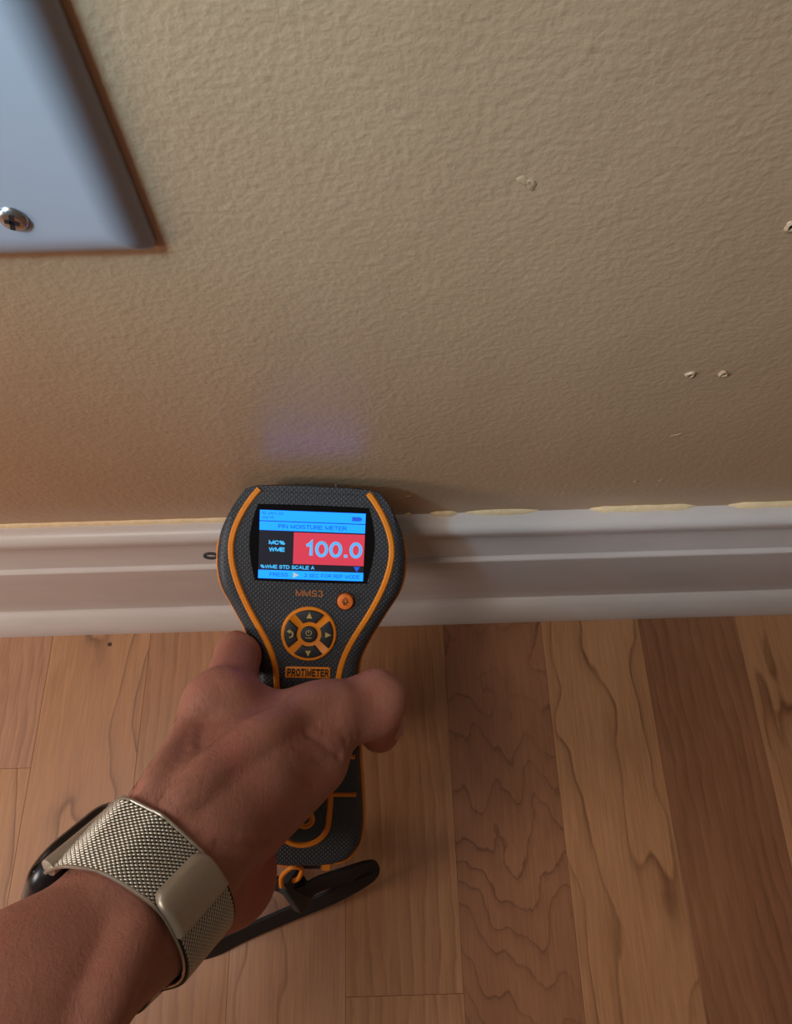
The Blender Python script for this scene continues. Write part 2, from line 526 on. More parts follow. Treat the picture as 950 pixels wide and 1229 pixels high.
for dx, dz in ((0, -0.04165), (0, 0.04165)):
    sc = empty('screw')
    bpy.data.objects.remove(sc)
    rr = []
    for r_, d in ((0.0036, th - 0.0008), (0.0036, th + 0.0002), (0.0030, th + 0.0009), (0.0018, th + 0.0013)):
        rr.append([(dx + 0.00574 + a, -d, dz + b) for a, b in circle(0, 0, r_, 20)])
    s = mesh_obj('screw', *loft(rr), M_STEEL, plate, True)
    sv, sf = prism([(-0.0030, -0.00055), (0.0030, -0.00055), (0.0030, 0.00055), (-0.0030, 0.00055)], 0, 0.0006)
    for ang in (math.radians(70), math.radians(-20)):
        mesh_obj('slot', [(x * (0.75 if ang > 0 else 0.55), y, z) for x, y, z in sv], sf, M_DARK, s, matrix=Matrix.Translation((dx + 0.00574, -(th + 0.0009), dz)) @ Matrix.Rotation(math.radians(90), 4, 'X') @ Matrix.Rotation(ang, 4, 'Z'))

# ------------------------------------------------------------------ moisture meter (millimetres in its own frame: x across, y towards the head, z out of the face)
MET = Matrix(((0.995403, 0.072597, 0.062476, -0.044617),
    (-0.031289, 0.862977, -0.504273, -0.149872),
    (-0.090524, 0.500000, 0.861281, 0.063877),
    (0.000000, 0.000000, 0.000000, 1.000000)))
meter = empty('moisture_meter', MET)
tag(meter, 'charcoal and orange handheld moisture meter held against the wall, lit blue screen', 'moisture meter')
MM = Matrix.Scale(0.001, 4)

def shell_material():
    g = Nodes('dimpled_charcoal_rubber')
    v = g.coord()
    vm = g.mapping(v, rot=(0, 0, math.radians(45)), scale=(720, 720, 720))
    fr = g.n('ShaderNodeVectorMath', operation='FRACTION')
    g.link(vm, fr.inputs[0])
    sub = g.n('ShaderNodeVectorMath', operation='SUBTRACT')
    g.link(fr.outputs[0], sub.inputs[0])
    sub.inputs[1].default_value = (0.5, 0.5, 0.5)
    s = g.n('ShaderNodeSeparateXYZ')
    g.link(sub.outputs[0], s.inputs[0])
    d = g.math('SQRT', g.math('ADD', g.math('POWER', s.outputs[0], 2.0), g.math('POWER', s.outputs[1], 2.0)))
    dot = g.ramp(d, [(0.18, (1, 1, 1)), (0.36, (0, 0, 0))])
    f = g.noise(v, 60, 3)
    base = g.ramp(f, [(0.3, srgb(44, 46, 51)), (0.7, srgb(51, 53, 58))])
    col = g.mix(g.math('MULTIPLY', dot, 0.5), base, srgb(80, 83, 88))
    return g.done(col, 0.48, g.bump(dot, 0.55, 0.0004))
M_SHELL = shell_material()
M_SMOOTHSHELL = plain('smooth_charcoal_plastic', (44, 46, 50), 0.45, 0, 0.06, 120)
M_ORANGE = plain('orange_rubber', (232, 134, 20), 0.5, 0, 0.05, 200)
M_BUTTON = plain('dark_rubber_button', (40, 43, 46), 0.5, 0, 0.08, 300)
M_ICON = plain('tan_print', (188, 160, 92), 0.6)
M_ORPRINT = plain('orange_print', (206, 116, 44), 0.6)
M_INK = plain('dark_print', (46, 30, 22), 0.6)
M_GLASS = plain('black_display_glass', (8, 9, 12), 0.14, 0, 0.02)

half = [(0, -4.0), (9.4, -3.8), (20.3, -1.2), (25.6, 5.5), (27.2, 12), (27.6, 19), (26.6, 32), (24.6, 52), (23.2, 72), (22.6, 85), (23.4, 92.5), (27.0, 101), (33.4, 112.5),
        (38.6, 121.5), (40.6, 129), (41.0, 137), (40.0, 145), (38.0, 150.5), (34.6, 157.0), (31.2, 162.0), (28.8, 165.2)]
hs = catmull(half, 6)
right = [tuple(p) for p in hs]
top = [(24.0, 166.8), (14.0, 167.6), (0.0, 168.0)]
outline = right + top + [(-x, y) for x, y in top[-2::-1]] + [(-x, y) for x, y in right[:0:-1]]
outline = np.array(outline)

def inset(poly, d):
    P = np.array(poly)
    T = np.roll(P, -1, 0) - np.roll(P, 1, 0)
    T /= np.linalg.norm(T, axis=1)[:, None]
    return P + np.stack([-T[:, 1], T[:, 0]], 1) * d

def layer(ins, z, head_cut=0.0, soft=0.0, tuck=0.0, butt=0.0):
    """outline inset by ins at depth z; head end pulled back by head_cut"""
    t = np.clip((outline[:, 1] - 140) / 22, 0, 1)
    d = ins * (1 - soft * t * t * (3 - 2 * t)) + tuck * t + butt * np.clip((9 - outline[:, 1]) / 11, 0, 1)
    P = inset(outline, d[:, None])
    if head_cut:
        lim = 167.6 - ins * (1 - soft) - head_cut
        P[:, 1] = np.minimum(P[:, 1], lim)
    return [(x, y, z) for x, y in P]

def part(name, vf, mat, parent=None, smooth=None):
    """mesh given in millimetres in the meter's frame"""
    v = [tuple(np.array(p) * 0.001) for p in vf[0]]
    o = mesh_obj(name, v, vf[1], mat, parent or meter)
    if smooth: smooth_by_angle(o, smooth)
    return o

part('front_shell', loft([layer(1.1, -6.2, 1.0, 0, 1.2, 2.4), layer(1.0, -5.0, 0.3, 0, 0.4, 2.4), layer(1.3, -3.4, 0.2, 0.5, 0, 2.2), layer(2.2, -1.7, 0.2, 0.7, 0, 1.6), layer(3.6, -0.5, 0.2, 0.8, 0, 0.9), layer(5.2, 0.0, 0.1, 0.82, 0, 0.4), layer(7.0, 0.0, 0.1, 0.8)]), M_SHELL, smooth=40)
part('trim_band', loft([layer(1.2, -9.6, 6.0, 0, 4.5), layer(0.25, -9.0, 5.6, 0, 4.0), layer(0.0, -7.9, 5.0, 0, 3.4), layer(0.25, -6.6, 4.2, 0, 2.8), layer(1.0, -5.9, 4.0, 0, 2.4), layer(3.6, -5.7, 4.0, 0, 2.4)]), M_ORANGE, smooth=40)
part('back_shell', loft([layer(9.0, -30.0, 17), layer(5.0, -28.5, 15), layer(2.8, -25.0, 12.0), layer(1.6, -17.0, 7.5), layer(1.2, -9.4, 3.0)]), M_SMOOTHSHELL, smooth=40)
# head cap with the pin sockets
cap = [(-28.0, 164.4), (-24.0, 166.9), (-14, 167.9), (-10.5, 169.3), (-2, 169.8), (8, 169.3), (13, 168.0), (24.0, 166.9), (28.0, 164.4), (22, 163.6), (0, 163.9), (-22, 163.6)]
hc = part('head_cap', loft([[(x, y - 8.4, -11.0) for x, y in cap], [(x, y - 5.4, -7) for x, y in cap], [(x, y - 2.8, -3.2) for x, y in cap], [(x, y - 2.4, -2.2) for x, y in cap], [(x, y - 2.8, -1.5) for x, y in cap]]), M_SMOOTHSHELL, smooth=35)
M_PIN = plain('steel_pin', (170, 170, 172), 0.25, 1.0)
for u in (-9.0, 9.0):
    part('pin', tube([(u, 160.5, -12.0), (u, 165.5, -12.0), (u, 168.5, -12.0), (u, 169.2, -12.0)], [0.9, 0.9, 0.7, 0.1], 10), M_PIN)
# orange stripes and grip lines (slightly proud of the face)
rs = catmull([(22.6, 164.8), (25.4, 161.3), (29.2, 155.2), (32.2, 148.2), (33.6, 141.0), (33.0, 133.6), (31.0, 126.2), (28.0, 119.0), (24.2, 111.6), (20.0, 104.4), (16.7, 98.0), (14.4, 91.5), (13.2, 85), (12.6, 74), (12.2, 60), (11.8, 42), (11.6, 27)], 5)
part('stripe', flat_strip(rs, 2.5, -0.9, 0.75), M_ORANGE, smooth=40)
part('stripe', flat_strip(rs * [-1, 1], 2.5, -0.9, 0.75), M_ORANGE, smooth=40)
loop_ = [(11.6, 27.2), (11.3, 22.0)] + [(11.2 * math.cos(t), 20.5 - 11.2 * math.sin(t) * 0.92) for t in np.linspace(0.15, math.pi - 0.15, 18)] + [(-11.3, 22.0), (-11.6, 27.2)]
part('grip_loop', flat_strip(loop_, 2.5, -0.9, 0.75), M_ORANGE, smooth=40)
for sgn in (-1, 1):
    for v0, u0, u1 in ((50.2, 12.0, 21.6), (33.2, 12.0, 22.8), (66.0, 12.4, 20.6)):
        part('grip_line', flat_strip([(sgn * u0, v0), (sgn * (u0 + u1) / 2, v0), (sgn * u1, v0)], 1.9, -0.9, 0.6), M_ORANGE, smooth=40)
dark_pad = part('speaker_pad', loft([[(x, y, z) for x, y in circle(0, 21, r_, 36)] for r_, z in ((9.4, -0.5), (9.4, 0.35), (8.8, 0.7), (8.0, 0.75))]), M_BUTTON, smooth=35)
part('speaker_ring', loft([[(x, y, z) for x, y in circle(1.0, 22.4, r_, 28)] for r_, z in ((4.4, 0.6), (4.4, 1.1), (3.9, 1.35), (3.4, 1.35), (3.1, 1.0), (2.6, 0.8))], False, True), M_ORANGE, dark_pad, 40)
part('speaker_slot', loft([[(x, y, z) for x, y in circle(1.0, 22.4, r_, 20)] for r_, z in ((1.9, 0.8), (1.9, 1.15), (1.2, 1.3))]), M_BUTTON, dark_pad, 40)

# display: bezel glass, lit panel, writing
bez = catmull([(-21.6, 158.6), (0, 158.9), (21.6, 158.6), (23.3, 157.8), (25.4, 150.5), (26.2, 143.0), (25.4, 135.0), (23.6, 127.4), (22.2, 126.4), (0, 126.1), (-22.2, 126.4), (-23.6, 127.4), (-25.4, 135.0), (-26.2, 143.0), (-25.4, 150.5), (-23.3, 157.8)], 4, True)
display = part('display', loft([[(x, y, -0.3) for x, y in bez], [(x, y, 0.10) for x, y in bez], [(x * 0.992, 142.5 + (y - 142.5) * 0.988, 0.14) for x, y in bez]]), M_GLASS)
SX0, SX1, SY0, SY1 = -22.1, 21.9, 127.4, 156.2
M_SCRBLUE = glow('screen_blue', (14, 117, 255), 2.5)
M_SCRLINE = glow('screen_line_blue', (16, 80, 170), 0.9)
M_SCRRED = glow('screen_red', (222, 62, 84), 0.95)
M_SCRDARK = glow('screen_dark', (26, 26, 40), 0.9)
M_SCRTEXT = glow('screen_text_blue', (14, 84, 176), 0.9)
M_SCRDIGIT = glow('screen_digit_blue', (84, 180, 255), 1.0)
M_SCRDIGITEDGE = glow('screen_digit_outline', (176, 190, 235), 0.9)
M_SCRLABEL = glow('screen_label_blue', (70, 190, 255), 1.0)
M_SCRBATT = glow('screen_battery_blue', (28, 92, 226), 1.0)
M_SCRWHITE = glow('screen_arrow_white', (206, 206, 200), 0.9)

def srect(name, fx0, fy0, fx1, fy1, mat, z=0.17):
    """rectangle in fractions of the lit panel, y measured down from its top"""
    a, b = SX0 + (SX1 - SX0) * fx0, SX0 + (SX1 - SX0) * fx1
    c, d = SY1 - (SY1 - SY0) * fy1, SY1 - (SY1 - SY0) * fy0
    return part(name, prism([(a, c), (b, c), (b, d), (a, d)], z - 0.05, z), mat, display)

def stext(body, fx, fy, h, w, mat, weight=0.14, z=0.24, parent=None, name='lettering'):
    """text centred at panel fraction (fx, fy); h cap height and w total width in millimetres"""
    v, f = text_mesh(body, h, weight)
    wd = v[:, 0].max() - v[:, 0].min()
    v[:, 0] *= w / wd
    cx, cy = SX0 + (SX1 - SX0) * fx, SY1 - (SY1 - SY0) * fy
    v = v + np.array([cx, cy, z])
    return part(name, (v, f), mat, parent or display)

srect('screen_panel', 0, 0, 1, 1, M_SCRDARK, 0.16)
srect('status_bar', 0.0, 0.0, 1.0, 0.152, M_SCRBLUE, 0.20)
srect('title_bar', 0.0, 0.166, 1.0, 0.292, M_SCRBLUE, 0.20)
srect('title_line', 0.0, 0.152, 1.0, 0.166, M_SCRLINE, 0.19)
srect('reading_field', 0.325, 0.312, 1.0, 0.775, M_SCRRED, 0.20)
srect('prompt_bar', 0.0, 0.876, 1.0, 1.0, M_SCRBLUE, 0.20)
stext('10 JAN 22', 0.118, 0.044, 1.15, 9.0, M_SCRTEXT, 0.13)
stext('09:15', 0.078, 0.108, 1.0, 4.8, M_SCRTEXT, 0.13)
stext('PIN MOISTURE METER', 0.50, 0.229, 1.75, 28.5, M_SCRTEXT, 0.15)
stext('MC%', 0.168, 0.47, 1.85, 6.8, M_SCRLABEL, 0.25)
stext('WME', 0.168, 0.57, 1.85, 6.6, M_SCRLABEL, 0.25)
stext('100.0', 0.712, 0.545, 6.9, 23.8, M_SCRDIGITEDGE, 0.19, 0.22)
stext('100.0', 0.712, 0.545, 6.6, 23.3, M_SCRDIGIT, 0.13, 0.26)
stext('%WME STD SCALE A', 0.275, 0.825, 1.6, 22.6, M_SCRLABEL, 0.22)
stext('PRESS', 0.195, 0.939, 1.6, 7.6, M_SCRTEXT, 0.14)
stext('2 SEC FOR REF MODE', 0.70, 0.939, 1.6, 23.4, M_SCRTEXT, 0.14)
def stri(name, pts, mat, z=0.24):
    P = [(SX0 + (SX1 - SX0) * a, SY1 - (SY1 - SY0) * b) for a, b in pts]
    return part(name, prism(P, z - 0.04, z), mat, display)
stri('arrow_mark', [(0.332, 0.898), (0.385, 0.939), (0.332, 0.980)], M_SCRWHITE)
stri('scale_mark', [(0.905, 0.79), (0.965, 0.79), (0.935, 0.868)], M_SCRBATT)
srect('battery_mark', 0.872, 0.055, 0.955, 0.118, M_SCRBATT, 0.24)
srect('battery_tip', 0.955, 0.072, 0.966, 0.102, M_SCRLINE, 0.24)

# keypad
KX, KY = -0.1, 104.2
pad = part('keypad', loft([[(x, y, z) for x, y in circle(KX, KY, r_, 56)] for r_, z in ((11.7, -0.6), (11.7, 0.5), (11.3, 0.95), (10.6, 1.0), (10.3, 0.8))]), M_ORANGE, smooth=35)
def arc_button(deg, icon):
    r0, r1, ha = 5.3, 10.3, math.radians(37)
    def shape(d):
        pts = []
        a_out = ha - d / r1 - 0.03
        a_in = ha * 0.80 - d / r0
        c = math.radians(deg)
        for k in range(11):
            t = -a_out + 2 * a_out * k / 10
            pts.append((KX + (r1 - d) * math.cos(c + t), KY + (r1 - d) * math.sin(c + t)))
        for k in range(9):
            t = a_in - 2 * a_in * k / 8
            pts.append((KX + (r0 + d) * math.cos(c + t), KY + (r0 + d) * math.sin(c + t)))
        return pts
    b = part('button', loft([[(x, y, z) for x, y in shape(d)] for d, z in ((0, 0.5), (0, 1.3), (0.35, 1.75), (0.8, 1.85))]), M_BUTTON, pad, 35)
    b2 = b
    c = math.radians(deg)
    ix, iy = KX + 7.9 * math.cos(c), KY + 7.9 * math.sin(c)
    if icon == 'tri':
        P = [(ix + 1.55 * math.cos(c + t), iy + 1.55 * math.sin(c + t)) for t in (0, math.radians(128), math.radians(-128))]
        part('icon', prism(P, 1.8, 1.92), M_ICON, pad)
    else:
        pth = [(ix + 0.1 + 1.15 * math.cos(t), iy - 0.1 + 1.25 * math.sin(t)) for t in np.linspace(math.radians(-110), math.radians(95), 12)]
        part('icon', flat_strip(pth, 0.62, 1.8, 1.92), M_ICON, pad)
        part('icon', prism([(ix - 1.35, iy + 1.15), (ix + 0.1, iy + 2.15), (ix + 0.1, iy + 0.2)], 1.8, 1.92), M_ICON, pad)
for d, ic in ((90, 'tri'), (0, 'tri'), (270, 'tri'), (180, 'back')):
    arc_button(d, ic)
part('power_button', loft([[(x, y, z) for x, y in circle(KX, KY, r_, 32)] for r_, z in ((3.5, 0.5), (3.5, 1.4), (3.1, 1.9), (2.5, 2.0))]), M_BUTTON, pad, 35)
pth = [(KX + 1.15 * math.cos(t), KY + 0.75 + 1.15 * math.sin(t)) for t in np.linspace(math.radians(115), math.radians(425), 18)]
part('power_icon', flat_strip(pth, 0.3, 1.95, 2.06), M_ICON, pad)
part('power_icon', prism([(KX - 0.15, KY + 0.7), (KX + 0.15, KY + 0.7), (KX + 0.15, KY + 2.1), (KX - 0.15, KY + 2.1)], 1.95, 2.06), M_ICON, pad)
part('power_icon', flat_strip([(KX - 1.3, KY - 1.0), (KX - 1.2, KY - 1.45), (KX, KY - 1.5), (KX + 1.2, KY - 1.45)], 0.32, 1.95, 2.06), M_ICON, pad)

# round orange button
M_ORBTN = plain('orange_button_rubber', (232, 118, 36), 0.45)
ib = part('infrared_button', loft([[(x, y, z) for x, y in circle(14.8, 118.6, r_, 32)] for r_, z in ((3.55, -0.5), (3.4, 1.2), (3.1, 1.8), (2.5, 2.0))]), M_ORBTN, smooth=35)
part('button_well', loft([[(x, y, z) for x, y in circle(14.8, 118.6, r_, 32)] for r_, z in ((3.6, 0.02), (4.1, 0.10), (4.2, 0.0))], False, False), M_INK)
v_, f_ = text_mesh('IR', 1.45, 0.2)
v_[:, 0] *= 1.7 / (v_[:, 0].max() - v_[:, 0].min())
part('lettering', (v_ + np.array([14.8, 117.9, 2.05]), f_), M_INK, ib)
for s in (0.0, 0.9):
    part('icon', flat_strip([(13.4 + s * 0.6, 118.2), (13.8 + s * 0.5, 119.4 - s * 0.1), (14.8, 120.6 - s), (15.8 - s * 0.5, 119.4 - s * 0.1), (16.2 - s * 0.6, 118.2)], 0.28, 1.98, 2.07), M_INK, ib)

# model lettering and maker's badge
v_, f_ = text_mesh('MMS3', 2.75, 0.12)
v_[:, 0] *= 11.4 / (v_[:, 0].max() - v_[:, 0].min())
part('lettering', (v_ + np.array([-0.5, 121.5, 0.06]), f_), M_ORPRINT)
badge = part('badge', loft([[(x, y, z) for x, y in rounded(-9.5 + d, 84.9 + d, 9.5 - d, 89.8 - d, 0.9)] for d, z in ((0, -0.2), (0, 0.35), (0.35, 0.6))]), M_ORANGE, smooth=35)
v_, f_ = text_mesh('PROTIMETER', 3.4, 0.24, 0.34)
v_[:, 0] *= 17.6 / (v_[:, 0].max() - v_[:, 0].min())
part('lettering', (v_ + np.array([0.15, 87.35, 0.66]), f_), M_INK, badge)
part('battery_latch', loft([[(x, y, z) for x, y in rounded(-7 + d, 74 + d, 8 - d, 82.2 - d, 2.0)] for d, z in ((0, -0.2), (0, 0.25), (0.4, 0.4))]), M_BUTTON, smooth=35)
# slot and strap eye in the bottom rim, little black eye at the left flank
part('latch_slot', loft([[(x, -4.0 + y, z) for x, y in rounded(-2.0, 0.0, 8.5, 1.3, 0.4)] for z in (-7.0, -5.45)]), M_INK)
part('latch_tab', loft([[(x, y, z) for x, y in rounded(9.0, -4.6, 12.6, -1.4, 0.8)] for z in (-8.2, -5.2)]), M_ORANGE)
eye = [(-40.4 - 2.6 + 2.8 * math.cos(t), 135.0 + 1.0 * math.sin(t), -7.0) for t in np.linspace(0, 2 * math.pi, 20)]
part('side_eye', tube(eye, 0.62, 8), M_BUTTON, smooth=60)

# ------------------------------------------------------------------ wrist strap of the meter
M_WEB = None
g = Nodes('black_webbing')
uvw = g.coord('UV')
rib = g.n('ShaderNodeTexWave', wave_type='BANDS', bands_direction='X')
g.link(uvw, rib.inputs[0]); rib.inputs['Scale'].default_value = 30.0
M_WEB = g.done(g.ramp(rib.outputs['Fac'], [(0.2, srgb(14, 15, 19)), (0.8, srgb(30, 33, 41))]), 0.7, g.bump(rib.outputs['Fac'], 0.6, 0.0004))
strap = empty('wrist_strap', Matrix.Translation((-0.05869, -0.16612, 0.01579)))
tag(strap, 'black ribbed webbing wrist strap hanging from the bottom of the moisture meter', 'strap')
SB = np.array((-0.05869, -0.16612, 0.01579))
path = catmull([(-0.0496, -0.16084, 0.03705), (-0.03861, -0.15704, 0.03556), (-0.02712, -0.15391, 0.03266), (-0.01911, -0.15244, 0.02676), (-0.02038, -0.15657, 0.0182), (-0.03538, -0.1636, 0.01376), (-0.05919, -0.17177, 0.01095), (-0.07938, -0.17915, 0.00962), (-0.0961, -0.18581, 0.00865), (-0.10754, -0.18409, 0.01602), (-0.1089, -0.17092, 0.02988), (-0.09869, -0.15535, 0.03719), (-0.07916, -0.15237, 0.03866), (-0.05951, -0.15637, 0.03909)], 10, True) - SB
wdir = catmull([(-0.0189, -0.4077, -0.9129), (-0.0189, -0.4077, -0.9129), (-0.0189, -0.4077, -0.9129), (-0.0189, -0.4077, -0.9129), (-0.0189, -0.4077, -0.9129), (-0.0189, -0.4077, -0.9129), (-0.0189, -0.4077, -0.9129), (-0.0189, -0.4077, -0.9129), (-0.0189, -0.4077, -0.9129), (-0.0189, -0.4077, -0.9129), (-0.0189, -0.4077, -0.9129), (-0.0189, -0.4077, -0.9129), (-0.0189, -0.4077, -0.9129), (-0.0189, -0.4077, -0.9129)], 10, True)
wdir /= np.linalg.norm(wdir, axis=1)[:, None]
n = len(path)
T = np.roll(path, -1, 0) - np.roll(path, 1, 0)
T /= np.linalg.norm(T, axis=1)[:, None]
verts, faces = [], []
for i in range(n):
    w = wdir[i] - T[i] * (wdir[i] @ T[i]); w /= np.linalg.norm(w)
    nn = np.cross(T[i], w)
    for a, b in ((-1, -1), (1, -1), (1, 1), (-1, 1)):
        verts.append(path[i] + w * 0.0072 * a + nn * 0.0008 * b)
for i in range(n):
    j = (i + 1) % n
    for k in range(4):
        l = (k + 1) % 4
        faces.append((i * 4 + k, i * 4 + l, j * 4 + l, j * 4 + k))
o = mesh_obj('webbing', verts, faces, M_WEB, strap)
uv = o.data.uv_layers.new(name='UVMap')
seglen = np.concatenate([[0], np.cumsum(np.linalg.norm(np.roll(path, -1, 0) - path, axis=1))])
for poly in o.data.polygons:
    idx = [o.data.loops[li].vertex_index // 4 for li in poly.loop_indices]
    for li, i_ in zip(poly.loop_indices, idx):
        s_ = seglen[i_] if not (max(idx) == n - 1 and min(idx) == 0 and i_ == 0) else seglen[n]
        uv.data[li].uv = (s_ * 25.0, 0.0)
bevel(o, 0.0004, 1)
# ferrule that gathers the strap, and the cord tied to the meter
fa, fb = np.array((-0.05285, -0.15363, 0.04592)) - SB, np.array((-0.0468, -0.16516, 0.02732)) - SB
ax = (fb - fa) / np.linalg.norm(fb - fa)
sd = np.cross(ax, np.array([0.2, 0.3, 1.0])); sd /= np.linalg.norm(sd)
nd = np.cross(ax, sd)
rings = []
for t, s in ((0, 0.75), (0.08, 1.0), (0.92, 1.0), (1.0, 0.8)):
    c = fa + (fb - fa) * t
    rings.append([tuple(c + sd * x * s + nd * y * s) for x, y in rounded(-0.0058, -0.0030, 0.0058, 0.0030, 0.0014, 3)])
o = mesh_obj('ferrule', *loft(rings), M_BUTTON, strap); smooth_by_angle(o, 40)
v, f = tube(catmull([(-0.05498, -0.15757, 0.04848), (-0.0542, -0.1534, 0.05484), (-0.04902, -0.14978, 0.06097), (-0.04491, -0.15059, 0.0584), (-0.04735, -0.15436, 0.05001), (-0.05101, -0.15575, 0.04494)], 6) - SB, 0.0011, 8)
mesh_obj('cord_loop', v, f, M_ORANGE, strap, True)

# ------------------------------------------------------------------ arm and hand: one continuous surface from a signed-distance body
def cap_sdf(P, a, b, ra, rb):
    a, b = np.array(a), np.array(b)
    ab = b - a
    t = np.clip(((P - a) @ ab) / (ab @ ab), 0, 1)
    return np.linalg.norm(P - a - t[:, None] * ab, axis=1) - (ra + (rb - ra) * t)

def smin(a, b, k):
    h = np.maximum(k - np.abs(a - b), 0) / k
    return np.minimum(a, b) - h * h * k * 0.25

PALM = [((-0.09685, -0.18047, 0.20534), (-0.07726, -0.15833, 0.17989), 0.0208, 0.019, 0.01), ((-0.10838, -0.18637, 0.17384), (-0.08398, -0.16114, 0.15151), 0.0195, 0.0168, 0.012), ((-0.17713, -0.27232, 0.30485), (-0.09685, -0.18047, 0.20534), 0.027, 0.0212, 0.014), ((-0.18866, -0.27822, 0.27335), (-0.10838, -0.18637, 0.17384), 0.027, 0.0205, 0.014), ((-0.07726, -0.15833, 0.17989), (-0.06632, -0.13945, 0.16281), 0.019, 0.0196, 0.01), ((-0.07164, -0.13808, 0.16342), (-0.06428, -0.09931, 0.14623), 0.0176, 0.0118, 0.01), ((-0.06561, -0.13469, 0.16724), (-0.05175, -0.11861, 0.15384), 0.0185, 0.0165, 0.01), ((-0.05175, -0.11861, 0.15384), (-0.02994, -0.09961, 0.13079), 0.0165, 0.0118, 0.008), ((-0.05685, -0.12929, 0.14221), (-0.0356, -0.11151, 0.13184), 0.02, 0.0168, 0.008), ((-0.06491, -0.10189, 0.14392), (-0.03491, -0.10106, 0.12899), 0.0112, 0.0105, 0.01), ((-0.06461, -0.09628, 0.14433), (-0.04485, -0.10047, 0.12702), 0.0112, 0.01, 0.01), ((-0.07918, -0.14518, 0.15346), (-0.07417, -0.10097, 0.11452), 0.018, 0.0135, 0.012), ((-0.07816, -0.1503, 0.14556), (-0.07862, -0.10374, 0.09114), 0.017, 0.013, 0.012), ((-0.07467, -0.15316, 0.13652), (-0.07803, -0.1221, 0.07485), 0.018, 0.014, 0.012), ((-0.07321, -0.15262, 0.13899), (-0.06622, -0.15203, 0.11612), 0.0185, 0.0165, 0.01), ((-0.06534, -0.1512, 0.11761), (-0.06852, -0.12447, 0.08151), 0.016, 0.013, 0.01)]
FINGERS = [[((-0.03564, -0.09995, 0.13392), (-0.02523, -0.09649, 0.13006), 0.013, 0.0128), ((-0.02523, -0.09649, 0.13006), (-0.01711, -0.09436, 0.12558), 0.0128, 0.0124), ((-0.01711, -0.09436, 0.12558), (-0.01032, -0.09341, 0.12274), 0.0124, 0.0113), ((-0.01032, -0.09341, 0.12274), (-0.00879, -0.09664, 0.08593), 0.0113, 0.009)], [((-0.06479, -0.09802, 0.14573), (-0.06683, -0.06757, 0.11468), 0.0112, 0.0095), ((-0.06683, -0.06757, 0.11468), (-0.06242, -0.06003, 0.07629), 0.0095, 0.0085), ((-0.06242, -0.06003, 0.07629), (-0.04578, -0.06079, 0.06056), 0.0085, 0.0075)], [((-0.07348, -0.10038, 0.1148), (-0.07274, -0.07153, 0.07639), 0.0115, 0.0095), ((-0.07274, -0.07153, 0.07639), (-0.06162, -0.06418, 0.05008), 0.0095, 0.0085), ((-0.06162, -0.06418, 0.05008), (-0.0409, -0.06432, 0.0479), 0.0085, 0.0078)], [((-0.07842, -0.10447, 0.08859), (-0.0745, -0.08385, 0.05961), 0.011, 0.009), ((-0.0745, -0.08385, 0.05961), (-0.06075, -0.07659, 0.03878), 0.009, 0.008), ((-0.06075, -0.07659, 0.03878), (-0.04152, -0.07653, 0.03999), 0.008, 0.0072)], [((-0.0778, -0.1152, 0.07476), (-0.07376, -0.09837, 0.05284), 0.01, 0.008), ((-0.07376, -0.09837, 0.05284), (-0.06302, -0.09221, 0.03369), 0.008, 0.0072), ((-0.06302, -0.09221, 0.03369), (-0.04844, -0.0904, 0.03239), 0.0072, 0.0065)]]
